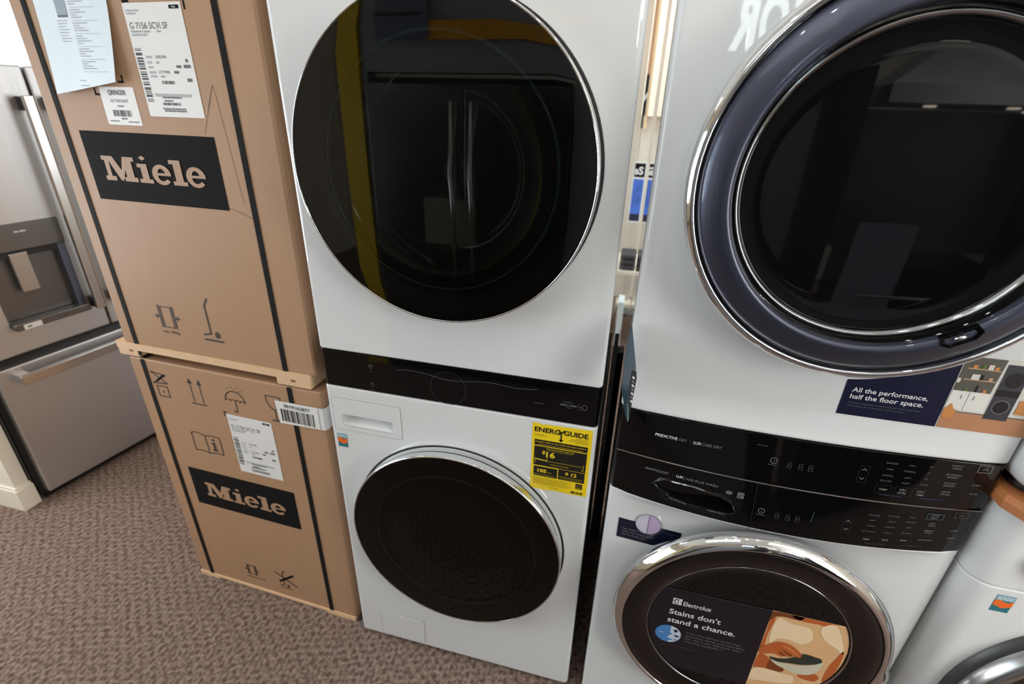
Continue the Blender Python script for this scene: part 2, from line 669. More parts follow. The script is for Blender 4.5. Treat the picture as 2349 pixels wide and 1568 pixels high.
# ------------------------------------------------------------------ lettering for the logo block
def miele(mb, x0, z0, w, h, surf, m, d):
    ux = w / 3.90
    X = lambda a: x0 + a * ux
    Zf = lambda c: z0 + c * h
    st_ = [d]

    def P(pts, off=0.0):
        st_[0] += .00004
        mb.poly([(X(a + off), Zf(c)) for a, c in pts], surf, m, st_[0])

    def B(a0, a1, c0, c1, off=0.0):
        st_[0] += .00004
        mb.rect(X(a0 + off), X(a1 + off), Zf(c0), Zf(c1), surf, m, st_[0])
    # M
    B(0.0, .42, .83, 1.0)
    B(.10, .27, 0.0, 1.0)
    B(0.0, .42, 0.0, .18)
    B(.86, 1.16, 0.0, 1.0)
    B(.90, 1.28, .83, 1.0)
    B(.76, 1.28, 0.0, .18)
    P([(.20, 1.0), (.46, 1.0), (.78, .30), (.66, .02), (.60, .02)])
    P([(.60, .02), (.70, .02), (1.0, .86), (.94, 1.0), (.86, 1.0)])
    # i
    P([(.18, 1.0), (.31, 1.10), (.44, 1.0), (.31, .90)], 1.33)
    B(.04, .42, .62, .77, 1.33)
    B(.16, .42, .0, .77, 1.33)
    B(.03, .55, .0, .16, 1.33)
    # e
    def e(off):
        n = 26
        a0, a1 = 0.0, math.radians(322)
        cx, cz = .36, .38
        vs, fs = [], []
        for k in range(n + 1):
            a = a0 + (a1 - a0) * k / n
            thin = 1.0 if a < pi * 1.2 else 1.0
            rix = .145 if a < pi else .145 + .08 * (a - pi) / (a1 - pi)
            riz = .25
            for rx, rz in ((.355, .41), (rix, riz)):
                xx, zz = X(off + cx + rx * math.cos(a)), Zf(cz + rz * math.sin(a))
                vs.append((xx, surf(xx, zz) - d - .0006, zz))
        for k in range(n):
            fs.append((2 * k, 2 * k + 2, 2 * k + 3, 2 * k + 1))
        mb.add(vs, fs, m)
        B(cx - .16, cx + .355, .35, .45, off)
    e(1.90)
    # l
    B(.0, .42, .84, 1.0, 2.63)
    B(.14, .42, .0, 1.0, 2.63)
    B(.02, .55, .0, .16, 2.63)
    e(3.18)


# symbols printed on the cartons
def sym_umbrella(mb, u, z, s, surf):
    mb.arc(u, z, .034 * s, .034 * s, .003, surf, SYM, a0=0, a1=pi)
    for k in range(4):
        mb.arc(u - .034 * s + (k + .5) * .017 * s, z, .0085 * s, .006 * s, .0025, surf, SYM, a0=0, a1=pi, n=8)
    mb.stroke([(u, z), (u, z - .03 * s), (u - .003, z - .036 * s), (u - .009, z - .036 * s), (u - .011, z - .03 * s)], .003, surf, SYM)
    for dx, dz in ((-.02, .042), (-.004, .048), (.008, .044), (.018, .05), (.02, .036), (.03, .04)):
        mb.disc(u + dx, z + dz, .002, .002, surf, SYM, n=8)


def sym_arrows(mb, u, z, surf):
    for k in (0, 1):
        x = u + .034 * k
        mb.stroke([(x, z), (x, z + .068)], .0028, surf, SYM)
        mb.poly([(x - .009, z + .062), (x + .009, z + .062), (x, z + .08)], surf, SYM)
    mb.stroke([(u - .01, z - .006), (u + .043, z - .006)], .004, surf, SYM)


def sym_glass(mb, u, z, surf):
    mb.stroke([(u - .024, z + .08), (u + .024, z + .08)], .003, surf, SYM)
    mb.stroke([(u - .024 + .0, z + .08), (u - .023, z + .062), (u - .017, z + .047), (u - .008, z + .038), (u, z + .036), (u + .008, z + .038), (u + .017, z + .047), (u + .023, z + .062), (u + .024, z + .08)], .003, surf, SYM)
    mb.stroke([(u, z + .036), (u, z + .003)], .003, surf, SYM)
    mb.stroke([(u - .014, z), (u + .014, z)], .005, surf, SYM)


def sym_book(mb, u, z, surf):
    mb.stroke([(u, z + .066), (u + .02, z + .071), (u + .05, z + .064), (u + .08, z + .068), (u + .106, z + .066), (u + .106, z + .002), (u + .08, z + .004), (u + .052, z - .002), (u + .025, z + .003), (u, z)], .0034, surf, SYM, closed=True)
    mb.stroke([(u + .05, z + .064), (u + .052, z)], .0034, surf, SYM)
    mb.disc(u + .079, z + .053, .005, .005, surf, SYM, n=14)
    mb.rect(u + .075, u + .083, z + .014, z + .042, surf, SYM)
    mb.rect(u + .070, u + .083, z + .037, z + .043, surf, SYM)
    mb.rect(u + .070, u + .088, z + .012, z + .018, surf, SYM)


def sym_clamp(mb, u, z, s, surf, txt=None):
    mb.stroke([(u, z), (u + .034 * s, z), (u + .034 * s, z + .06 * s), (u, z + .06 * s)], .003, surf, SYM, closed=True)
    mb.rect(u - .010 * s, u - .004 * s, z - .002, z + .064 * s, surf, SYM)
    mb.rect(u + .038 * s, u + .044 * s, z - .002, z + .064 * s, surf, SYM)
    for sx, x in ((1, u - .012 * s), (-1, u + .046 * s)):
        mb.stroke([(x - sx * .014 * s, z + .03 * s), (x, z + .03 * s)], .003, surf, SYM)
        mb.poly([(x - sx * .008 * s, z + .038 * s), (x, z + .03 * s), (x - sx * .008 * s, z + .022 * s)], surf, SYM)
    if txt:
        mb.text(txt, u + .017 * s, z - .018 * s, .008 * s, surf, SYM, align='C', bold=.01)


def sym_trolley(mb, u, z, s, surf, crossed=False):
    mb.stroke([(u + .024 * s, z + .128 * s), (u + .012 * s, z + .108 * s), (u + .012 * s, z + .028 * s), (u - .012 * s, z + .022 * s)], .0055 * s, surf, SYM)
    mb.disc(u + .033 * s, z + .026 * s, .009 * s, .010 * s, surf, SYM, n=20)
    mb.stroke([(u - .012 * s, z + .008 * s), (u + .048 * s, z + .008 * s)], .0055 * s, surf, SYM)
    if crossed:
        mb.stroke([(u - .022, z + .105 * s), (u + .06, z + .038 * s)], .0055, surf, SYM)
        mb.stroke([(u - .008, z + .048 * s), (u + .052, z + .110 * s)], .009, surf, INKK)


def big_label(mb, x0, x1, z0, z1, surf, full=True):
    W, H = x1 - x0, z1 - z0
    X = lambda a: x0 + a * W
    Zf = lambda c: z0 + c * H
    mb.rect(x0, x1, z0, z1, surf, PAPER, .0008)
    D = .0014
    mb.greek(X(.04), X(.26), Zf(.93), .003, surf, INKL, D)
    mb.greek(X(.04), X(.20), Zf(.905), .003, surf, INKL, D)
    mb.rect(X(.80), X(.96), Zf(.945), Zf(.975), surf, INKK, D)
    mb.text('Miele', X(.88), Zf(.951), .0035, surf, PAPER, align='C', d=D + .0003)
    mb.text('G 7156 SCVi SF', X(.05), Zf(.785), .0115, surf, INKM, width=W * .66, d=D)
    mb.text('Stainless Steel', X(.05), Zf(.755), .0042, surf, INKM, width=W * .33, d=D)
    mb.text('Nerz', X(.50), Zf(.755), .0042, surf, INKM, d=D)
    mb.greek(X(.05), X(.32), Zf(.725), .004, surf, INKL, D)
    mb.barcode(X(.03), X(.14), Zf(.14), Zf(.62), surf, INKS, True, D, 4)
    mb.greek(X(.20), X(.30), Zf(.535), .004, surf, INKL, D)
    mb.text('12093090', X(.36), Zf(.533), .0055, surf, INKM, d=D)
    mb.text('001', X(.36), Zf(.485), .0045, surf, INKM, d=D)
    mb.greek(X(.20), X(.28), Zf(.488), .004, surf, INKL, D)
    mb.greek(X(.20), X(.28), Zf(.445), .004, surf, INKL, D)
    mb.text('21719985', X(.36), Zf(.40), .0055, surf, INKM, d=D)
    mb.greek(X(.20), X(.31), Zf(.40), .004, surf, INKL, D)
    mb.greek(X(.20), X(.31), Zf(.365), .004, surf, INKL, D)
    mb.text('4007', X(.38), Zf(.362), .0045, surf, INKM, d=D)
    mb.greek(X(.64), X(.72), Zf(.40), .005, surf, INKM, D)
    mb.greek(X(.70), X(.78), Zf(.45), .005, surf, INKM, D)
    mb.greek(X(.83), X(.95), Zf(.45), .006, surf, INKM, D)
    mb.greek(X(.88), X(.92), Zf(.50), .006, surf, INKM, D)
    mb.greek(X(.84), X(.92), Zf(.33), .006, surf, INKM, D)
    mb.barcode(X(.38), X(.60), Zf(.305), Zf(.335), surf, INKS, False, D, 5)
    mb.greek(X(.18), X(.86), Zf(.205), .0025, surf, INKL, D)
    mb.greek(X(.20), X(.84), Zf(.19), .0025, surf, INKL, D)
    mb.greek(X(.32), X(.66), Zf(.175), .003, surf, INKM, D)
    mb.greek(X(.34), X(.50), Zf(.145), .003, surf, INKM, D)
    mb.barcode(X(.30), X(.62), Zf(.11), Zf(.135), surf, INKS, False, D, 6)
    mb.greek(X(.28), X(.70), Zf(.07), .003, surf, INKM, D)
    mb.greek(X(.30), X(.70), Zf(.05), .003, surf, INKM, D)


# ------------------------------------------------------------------ boxed dishwashers
BXL = (-0.66, 0.052, 0.0)
BAL = -0.035
DEP = 0.58


def carton(zb, zc, zt, x0, x1, label, upper):
    """zb pallet bottom, zc carton bottom, zt carton top"""
    t = root('cardboard_box', (BXL[0], BXL[1], zb), label, 'cardboard box', BAL, 'strapped dishwasher cartons')
    o = (0, 0, -zb)
    sf = flat(0.0)
    b = MB(o)
    bv = 0.006
    fp = lambda ins: [(x0 + ins, 0.02), (x0 + ins + .001, bv), (x0 + bv, ins), (x1 - bv, ins), (x1 - ins - .001, bv), (x1 - ins, 0.02), (x1 - ins, DEP), (x0 + ins, DEP)]
    b.loft([[(x, y + 0.0, z) for x, y in fp(i)] for z, i in ((zc, .001), (zc + .004, 0), (zt - .004, 0), (zt, .003))], CARD)
    # seam of the folded edge flap on the right
    b.box(x1 - .004, x1 + .0015, .02, DEP - .02, zc + .01, zt - .01, CARD)
    if upper:
        b.rect(.060, .454, 1.366, 1.524, sf, INKK)
        miele(b, .104, 1.414, .304, .056, sf, CARDE, .0012)
        sym_clamp(b, .148, 1.028, 1.0, sf, 'max. 1000kg')
        sym_trolley(b, .292, 1.002, 1.0, sf)
        b.stroke([(.432, 1.53), (.478, 1.625), (.482, 1.61), (.498, 1.40), (.50, 1.385)], .0009, sf, SYM)
        b.stroke([(.478, 1.625), (.455, 1.58)], .0009, sf, SYM)
        b.stroke([(.455, 1.372), (.49, 1.362), (.515, 1.352)], .0009, sf, SYM)
        for pts in (([(.296, 1.745), (.296, 1.775), (.31, 1.775)]), ([(.436, 1.776), (.450, 1.776), (.450, 1.76)]), ([(.148, 1.613), (.148, 1.602), (.170, 1.602)]), ([(.225, 1.628), (.238, 1.628), (.238, 1.64)])):
            b.stroke(pts, .004, sf, INKK)
    else:
        b.rect(.064, .466, .371, .522, sf, INKK)
        miele(b, .116, .416, .306, .056, sf, CARDE, .0012)
        sym_arrows(b, .175, .790, sf)
        sym_umbrella(b, .328, .820, 1.0, sf)
        sym_glass(b, .462, .784, sf)
        sym_book(b, .124, .604, sf)
        sym_clamp(b, .200, .078, .72, sf)
        b.greek(.185, .262, .062, .0035, sf, SYM)
        sym_trolley(b, .335, .052, .72, sf, True)
        # crossed hour-glass and a stacking mark
        b.stroke([(.035, .868), (.088, .862), (.035, .830), (.088, .834)], .0042, sf, SYM, closed=True)
        b.stroke([(.050, .838), (.080, .860)], .007, sf, INKK)
        b.stroke([(.045, .822), (.083, .822), (.083, .786), (.045, .786)], .0034, sf, SYM, closed=True)
        b.text('4', .064, .797, .013, sf, SYM, align='C')
    b.build('carton', t)
    # straps go round carton and pallet
    for i, xs in enumerate((0.018, 0.524)):
        w2 = .0075
        s = MB(o)
        yy = -.0016
        zt2, zl = zt + .0015, zb + (.006 if upper else .002)
        ring = [(-.0016, zl), (-.0016, zt2 - .006), (.006, zt2), (DEP - .006, zt2), (DEP + .0016, zt2 - .006), (DEP + .0016, zl)]
        inner = [(y + (.0012 if y < .1 else -.0012), z - (.0012 if z > zl else 0)) for y, z in ring]
        rr = []
        for (y0, z0_), (y1, z1_) in zip(ring, inner):
            rr.append([(xs - w2, y0, z0_), (xs + w2, y0, z0_), (xs + w2, y1, z1_), (xs - w2, y1, z1_)])
        s.loft(rr, STRAP)
        s.build('strap', t)
    # pine pallet
    if upper:
        p = MB(o)
        p.box(x0 - .03, x1 - .02, -.003, DEP + .003, zc - .022, zc, WOOD)
        p.build('pallet_deck', t)
        for a, c in ((x0 - .028, .014), (.492, x1 - .022)):
            q = MB(o)
            q.box(a, c, DEP - .09, DEP, zb, zc - .022, WOOD)
            q.build('pallet_block', t)
            q = MB(o)
            q.box(a, c, -.0025, .09, zb, zc - .022, WOOD)
            mxx = a + .048 if a < .2 else a + .052
            q.rect(mxx - .007, mxx + .007, zb + .014, zb + .020, flat(-.0025), NAILH)
            q.build('pallet_block', t)
    else:
        p = MB(o)
        p.box(x0 + .002, x1 - .006, -.004, DEP, .006, zc, WOOD)
        p.build('pallet_deck', t)
        for a, c in ((x0 + .004, .050), (.505, x1 - .008)):
            q = MB(o)
            q.box(a, c, -.0045, .09, 0, .006, WOOD)
            q.build('pallet_block', t)
            q = MB(o)
            q.box(a, c, DEP - .09, DEP, 0, .006, WOOD)
            q.build('pallet_block', t)
    return t, o


bt, bo = carton(0.913, 0.955, 1.845, -0.030, 0.618, 'brown dishwasher carton stacked on top, with a white document sheet taped to its front', True)
sf0 = flat(0.0)
b = MB(bo)
big_label(b, .292, .442, 1.561, 1.772, sf0)
b.build('shipping_label', bt, 'tall white shipping label with side barcode')
b = MB(bo)
b.slab(.162, .262, 1.540, 1.618, -.0008, 0, .004, PAPER, .0002)
sl = flat(-.0008)
b.text('QRINGER', .186, 1.602, .0095, sl, INKS, width=.052, bold=.012)
b.text('I271965360P', .188, 1.587, .0060, sl, INKM, width=.05)
b.greek(.204, .222, 1.578, .0025, sl, INKM)
b.barcode(.186, .240, 1.558, 1.571, sl, INKS, False, .0007, 9)
b.greek(.206, .222, 1.552, .003, sl, INKM)
b.greek(.170, .198, 1.547, .0022, sl, INKM)
b.greek(.224, .254, 1.546, .0022, sl, INKM)
b.build('stock_label', bt, 'small white stock label with rounded corners')
# document sheet, bottom lifted off the carton
b = MB(bo)
pc = [(.053, 1.84), (.262, 1.84), (.262, 1.72), (.236, 1.626), (.049, 1.602)]


def sheet(x, z):
    k = max(0.0, (1.80 - z) / 0.2)
    return -.003 - .012 * k ** 1.6 - .006 * k * max(0, (x - .12)) / .13


nx, nz = 10, 14
vs, fs = [], []
for j in range(nz + 1):
    tz = j / nz
    for i in range(nx + 1):
        tx = i / nx
        xl = .052 - .002 * tz
        xr = .258 - .0 * tz if tz < .3 else .258 - .020 * ((tz - .3) / .7) ** 1.2
        x = xl + (xr - xl) * tx
        zbtm = 1.600 + .027 * tx
        z = 1.84 + (zbtm - 1.84) * tz
        vs.append((x, sheet(x, z), z))
for j in range(nz):
    for i in range(nx):
        q = j * (nx + 1) + i
        fs.append((q, q + nx + 1, q + nx + 2, q + 1))
b.add(vs, fs, PAPERB, True)
b.add([(x, y + .0006, z) for x, y, z in vs], [f[::-1] for f in fs], PAPERB, True)
b.rect(.112, .141, 1.752, 1.80, sheet, mat('picture_grey', rgb(150, 164, 176), .5), .0006)
b.rect(.112, .141, 1.749, 1.753, sheet, INKM, .0007)
for k in range(8):
    b.greek(.106, .136 - .004 * (k % 3), 1.742 - k * .0055, .0016, sheet, INKL, .0006, seed=k)
for g in range(6):
    z0 = 1.785 - g * .024
    for k in range(4):
        b.greek(.150, .168 + .012 * ((k * 7 + g) % 3), z0 - k * .0045, .0018, sheet, INKL, .0006, seed=k + g)
    b.rect(.150, .222, z0 - .019, z0 - .0183, sheet, INKL, .0006)
b.greek(.132, .150, 1.628, .0018, sheet, INKL, .0006)
b.greek(.132, .158, 1.618, .0018, sheet, INKL, .0006)
b.build('document_sheet', bt, 'pale blue-white printed document sheet')

bt, bo = carton(0.0, 0.016, 0.906, -0.036, 0.625, 'brown dishwasher carton at the bottom of the stack, standing on the carpet', False)
b = MB(bo)
big_label(b, .283, .438, .561, .771, sf0)
b.stroke([(.276, .762), (.276, .776), (.285, .776)], .003, sf0, INKK)
b.build('shipping_label', bt, 'white shipping label beside the book symbol')
b = MB(bo)
BW = .1475
xr = .625
b.add([(.469, -.003, .856), (xr - .004, -.003, .858), (xr + .0022, .006, .858), (xr + .0022, .045, .862), (xr + .0022, .045, .796), (xr + .0022, .006, .790), (xr - .004, -.003, .788), (.474, -.003, .782)],
      [(0, 7, 6, 1), (1, 6, 5, 2), (2, 5, 4, 3)], PAPER)
sb = flat(-.003)
b.text('9019162877', .497, .838, .0105, sb, INKS, width=.083, bold=.01)
b.barcode(.484, .590, .792, .832, sb, INKS, False, .0007, 11)
b.stroke([(.607, .856), (.607, .790)], .0012, sb, INKM)
b.build('barcode_label', bt, 'white barcode label wrapped over the right edge')


# ------------------------------------------------------------------ left white laundry tower
LX0, LX1 = 0.0, 0.686
LC = (LX0 + LX1) / 2
TL = root('laundry_tower', (LC, 0.0, 0.0), 'white stacked washer and dryer tower with a yellow energy guide, right of the cartons', 'washer dryer tower')
lo = (-LC, 0, 0)


def rfoot(x0, x1, y0, y1, r, n=6, inset=0.0, fn=None):
    pts = []
    for cx, cy, a0 in ((x1 - r, y0 + r, -pi / 2), (x1 - r, y1 - r, 0), (x0 + r, y1 - r, pi / 2), (x0 + r, y0 + r, pi)):
        for k in range(n + 1):
            a = a0 + k * pi / 2 / n
            pts.append((cx + (r - inset) * math.cos(a), cy + (r - inset) * math.sin(a)))
    return pts


def bodysec(mb, x0, x1, y0, y1, z0, z1, r, m, e=.004):
    rings = []
    for z, i in ((z0, e), (z0 + e * .3, e * .3), (z0 + e, 0), (z1 - e, 0), (z1 - e * .3, e * .3), (z1, e)):
        rings.append([(x, y, z) for x, y in rfoot(x0, x1, y0, y1, r, inset=i)])
    return mb.loft(rings, m)


b = MB(lo)
bodysec(b, LX0, LX1, 0, .77, 1.060, 1.889, .012, ENAMEL)
b.build('dryer_cabinet', TL)
b = MB(lo)
bodysec(b, LX0, LX1, 0, .77, .020, .957, .012, ENAMEL)
wc = b.build('washer_cabinet', TL)
c = MB()
c.slab(.039 - LC, .181 - LC, .841, .876, -.01, .03, .003, ENAMEL, .0005)
cut(wc, c.build('c', TL))
b = MB(lo)
bodysec(b, LX0 + .001, LX1 - .001, .001, .769, .9585, 1.0585, .012, BLACKG, .001)
sp = flat(.001)
for px, pz in ((.136, 1.028), (.136, .978)):
    b.arc(px, pz, .0048, .0048, .0011, sp, INKG, a0=math.radians(120), a1=math.radians(420), n=16)
    b.stroke([(px, pz + .006), (px, pz + .0005)], .0011, sp, INKG)
    b.text('Dryer' if pz > 1 else 'Washer', px, pz - .0135, .0028, sp, INKD, align='C')
b.arc(.333, 1.001, .0437, .0437, .0009, sp, INKD, n=48)
wv = [(.204, 1.030), (.225, 1.033), (.248, 1.034), (.272, 1.032), (.299, 1.028), (.320, 1.0245), (.339, 1.0232), (.367, 1.025), (.402, 1.0305), (.425, 1.033), (.448, 1.0335), (.470, 1.031), (.494, 1.029), (.52, 1.031), (.547, 1.0345)]
b.stroke(wv, .0010, sp, INKM)
b.text('INVERTER', .604, 1.0125, .0022, sp, INKG, width=.024)
b.text('DIRECT DRIVE', .598, 1.0035, .0050, sp, INKG, width=.037, bold=.01)
b.text('MOTOR', .612, .9985, .0020, sp, INKG)
b.stroke([(.6385, .998), (.6385, 1.014)], .0006, sp, INKM)
b.text('10', .641, 1.003, .0055, sp, INKM, width=.006)
b.arc(.6525, 1.0065, .0055, .0055, .0011, sp, INKG, n=20)
b.text('YEAR WARRANTY', .641, .9985, .0014, sp, INKM)
b.greek(.539, .561, .9985, .0026, sp, INKD)
b.disc(.654, .9635, .001, .001, sp, INKG, n=8)
b.build('control_panel', TL, 'glossy black control panel')
b = MB(lo)
b.box(LX0 + .03, LX1 - .03, .03, .74, .006, .02, BLACKP)
b.build('plinth', TL)
for fx in (.05, .636):
    for fy in (.05, .70):
        b = MB(lo)
        b.loft([[(fx + .022 * math.cos(a * pi / 8), fy + .022 * math.sin(a * pi / 8), z) for a in range(16)] for z in (0, .02)], RUBBER)
        b.build('foot', TL)
# grey corner bracket by the left foot
b = MB(lo)
b.box(-.006, .001, .004, .03, .018, .045, mat('zinc', rgb(150, 160, 164), .4, .6))
b.build('side_cap', TL)
# detergent drawer front, framed by a fine groove, with a finger recess
b = MB(lo)
b.slab(.0135, .2055, .826, .9245, -.0003, .0004, .006, GROOVE, .0002)
o1 = b.build('drawer_groove', TL)
b = MB(lo)
b.slab(.0145, .2045, .827, .9235, -.0010, .0004, .005, ENAMEL, .0005)
dr_ = b.build('detergent_drawer', TL)
c = MB()
c.slab(.039 - LC, .181 - LC, .841, .876, -.01, .03, .003, ENAMEL, .0005)
cut(dr_, c.build('c', TL))
c = MB()
c.slab(.039 - LC, .181 - LC, .841, .876, -.01, .03, .003, ENAMEL, .0005)
cut(o1, c.build('c', TL))
b = MB(lo)
b.add([(.039, .004, .841), (.181, .004, .841), (.181, .026, .862), (.039, .026, .862)], [(0, 1, 2, 3)], ENAMEL)
b.build('recess_floor', dr_)
# pump filter cover
b = MB(lo)
b.slab(.0755, .2255, .030, .136, -.0004, .0004, .004, GROOVE, .0002)
b.slab(.0765, .2245, .031, .135, -.0012, .0004, .004, ENAMEL, .0006)
b.stroke([(.078, .134), (.139, .1315)], .003, flat(-.0012), mat('bright_edge', rgb(240, 240, 240), .3))
b.stroke([(.160, .1315), (.222, .134)], .003, flat(-.0012), MC['bright_edge'])
b.disc(.150, .1315, .008, .0035, flat(-.0012), MC['bright_edge'])
b.build('filter_cover', TL)


def tower_door(name, parent, off, cx, cz, r, yf, y0, bowl, rim_m, label, pane, dome=.003):
    t = MB(off)
    # chrome rim: wall from cabinet to the front lip
    t.lathe(cx, cz, [(r - .016, y0), (r - .004, y0 - .006), (r, y0 - (y0 - yf) * .6), (r, yf + .004), (r - .0015, yf), (r - .004, yf + .0002), (r - .0045, yf + .004)], rim_m)
    dd = t.build(name, parent, label)
    g = MB(off)
    prof = [(r - .0042, yf + .0006)] + [((r - .0045) * math.sqrt(max(0, 1 - k / 10)), yf + .0004 - dome * (k / 10)) for k in range(1, 10)] + [(.002, yf - dome)]
    g.lathe(cx, cz, prof, pane, cap_end=True)
    g.build('door_glass', dd)
    k = MB(off)
    # black mask ring behind the glass and the black shell that closes the door
    k.lathe(cx, cz, [(r - .005, yf + .006), (bowl + .006, yf + .007), (bowl + .004, yf + .012)], BLACKP)
    k.lathe(cx, cz, [(r - .014, y0 + .0), (.05, y0 - .0005), (.001, y0 - .0005)], BLACKP)
    k.build('door_mask', dd)
    w_ = MB(off)
    w_.lathe(cx, cz, [(bowl + .003, yf + .010), (bowl + .0015, yf + .007), (bowl - .001, yf + .006), (bowl - .003, yf + .009)], TEAL)
    w_.lathe(cx, cz, [(bowl - .004, yf + .014), (bowl - .012, yf + .024), (bowl - .03, yf + .034), (bowl * .6, yf + .036), (.002, yf + .030)], GLASSB, cap_end=True)
    w_.build('glass_bowl', dd)
    gk = MB(off)
    gk.lathe(cx, cz, [(r - .004, y0 + .001), (r + .0035, y0 - .0015), (r + .0035, y0 + .0015)], RUBBER)
    gk.build('dark_gap_gasket', dd)
    return dd


tower_door('dryer_door', TL, lo, .344, 1.489, .297, -.050, -.0005, .226, CHROME, 'round black glass dryer door with a thin chrome rim', GLASS)
tower_door('washer_door', TL, lo, .346, .541, .290, -.042, -.0005, .222, CHROME, 'round black glass washer door with a chrome rim', GLASSW)
# energy guide
b = MB(lo)
se = flat(-.0003)
ol = [(.5385, .9475), (.555, .9475), (.562, .9445), (.570, .947), (.600, .9475), (.640, .9487), (.6765, .950), (.6775, .90), (.677, .85), (.6778, .80), (.677, .7575), (.64, .7565), (.60, .7580), (.575, .7548), (.5395, .7565), (.5390, .80), (.5402, .85), (.5386, .90)]
b.poly(ol, se, YEL, .0004)
D = .0008
b.text('ENERG', .5440, .9245, .0125, se, EGK, width=.060, bold=.03, d=D)
b.text('GUIDE', .6120, .9255, .0125, se, EGK, width=.056, bold=.03, d=D)
b.stroke([(.600, .9370), (.6065, .9290), (.6130, .9370)], .0032, se, EGK, D)
b.stroke([(.6065, .930), (.6065, .9075)], .0032, se, EGK, D)
b.poly([(.6005, .9115), (.6125, .9115), (.6065, .9045)], se, EGK, D)
for k, (xa, xb_, zz) in enumerate(((.545, .566, .9165), (.545, .575, .9125), (.640, .669, .9205), (.630, .669, .9165), (.625, .669, .9125), (.640, .669, .9085))):
    b.greek(xa, xb_, zz, .0016, se, mat('olive_print', rgb(150, 130, 30), .5), D, seed=k)
OL = MC['olive_print']
b.rect(.5455, .6695, .8865, .9025, se, EGK, D)
b.text('Compare ONLY to other labels with yellow numbers.', .5475, .8955, .0032, se, YELT, width=.119, bold=.012, d=D + .0004)
b.text('Labels with yellow numbers are based on the same test procedures.', .555, .8895, .0022, se, YELT, width=.104, d=D + .0004)
b.rect(.5455, .6695, .828, .8840, se, EGK, D)
b.text('Estimated Yearly Energy Cost', .6075, .8785, .0032, se, YELT, width=.066, align='C', bold=.012, d=D + .0004)
b.text('when used with an electric water heater', .6075, .8745, .0020, se, YELT, width=.06, align='C', d=D + .0004)
b.text('$', .5650, .8635, .0095, se, YELT, width=.007, bold=.03, d=D + .0004)
b.text('16', .5745, .8560, .0150, se, YELT, width=.021, bold=.035, d=D + .0004)
b.stroke([(.5485, .8500), (.5485, .8410)], .0010, se, YELT, D + .0004)
b.stroke([(.5485, .8465), (.5775, .8445)], .0028, se, YELT, D + .0004)
b.stroke([(.5775, .853), (.5775, .8435)], .0010, se, YELT, D + .0004)
b.stroke([(.5775, .8440), (.6600, .8440)], .0007, se, YELT, D + .0004)
b.stroke([(.6640, .8500), (.6640, .8370)], .0010, se, YELT, D + .0004)
b.text('$9', .5478, .8368, .0026, se, YELT, d=D + .0004)
b.text('$65', .6600, .8330, .0026, se, YELT, d=D + .0004)
b.text('Cost Range of Similar Models', .6075, .8345, .0026, se, YELT, width=.045, align='C', d=D + .0004)
b.rect(.5465, .6040, .7965, .8250, se, EGK, D)
b.text('105', .5560, .8085, .0095, se, YELT, width=.022, bold=.035, d=D + .0004)
b.text('kWh', .5815, .8085, .0030, se, YELT, d=D + .0004)
b.text('Estimated Yearly Electricity Use', .5485, .8005, .0024, se, YELT, width=.050, d=D + .0004)
b.rect(.6065, .6690, .7965, .8270, se, EGK, D)
b.text('$ 12', .6230, .8115, .0095, se, YELT, width=.027, bold=.035, d=D + .0004)
b.text('Estimated Yearly Energy Cost', .6105, .8045, .0023, se, YELT, width=.052, d=D + .0004)
b.text('when used with a natural gas water heater', .6105, .8005, .0019, se, YELT, width=.052, d=D + .0004)
for k in range(6):
    b.greek(.5465, .640 - .01 * (k % 2), .7905 - k * .0036, .0014, se, OL, D, seed=30 + k)
b.greek(.588, .612, .7655, .0020, se, OL, D)
b.rect(.6500, .6660, .7770, .7930, se, EGK, D)
b.text('ENERGY', .6515, .7785, .0026, se, YELT, width=.013, d=D + .0004)
b.arc(.658, .786, .005, .004, .0008, se, YELT, D + .0004, n=16)
b.barcode(.6400, .6680, .7610, .7680, se, EGK, False, D, 12)
b.build('energy_guide', TL, 'yellow energy guide label with black price bars')


def estar(mb, x0, x1, z0, z1, surf):
    H = z1 - z0
    mb.rect(x0, x1, z0, z1, surf, mat('sticker_teal', rgb(42, 118, 130), .4), .0004)
    mb.rect(x0, x1, z0 + .68 * H, z1, surf, mat('sticker_pale_teal', rgb(128, 176, 190), .4), .0007)
    mb.greek(x0 + .002, x1 - .002, z0 + .86 * H, .0022, surf, INKW, .001)
    mb.greek(x0 + .002, x1 - .004, z0 + .76 * H, .0022, surf, INKW, .001)
    n = 8
    up = [(x0 + (x1 - x0) * k / n, z0 + H * (.66 + .06 * math.sin(k * .9))) for k in range(n + 1)]
    dn = [(x0 + (x1 - x0) * k / n, z0 + H * (.30 + .06 * math.sin(k * .9 + .8))) for k in range(n, -1, -1)]
    mb.poly(up + dn, surf, mat('sticker_orange', rgb(240, 112, 42), .4), .001)


b = MB(lo)
estar(b, .016, .044, .770, .812, flat(0))
b.build('rebate_sticker', TL, 'small teal and orange sticker')


# ------------------------------------------------------------------ right white laundry tower with twin control panels
EX0, EX1 = 0.729, 1.425
EC = (EX0 + EX1) / 2
EH = (EX1 - EX0) / 2
TE = root('laundry_tower', (EC, 0.0, 0.0), 'white washer and dryer tower with dark blue-grey ring door and promotional stickers, centre right', 'washer dryer tower')
eo = (-EC, 0, 0)
EY = -.020


def bul(z):
    pts = ((.0, .004), (.795, .014), (.8185, .047), (.82, .047), (.927, .034), (1.035, .022), (1.09, .006), (1.9, .004))
    for (a, va), (c, vc) in zip(pts[:-1], pts[1:]):
        if z <= c:
            return va + (vc - va) * (z - a) / (c - a)
    return .004


def esurf(x, z):
    s = (x - EC) / EH
    return EY - bul(z) * max(0.0, 1 - s * s)


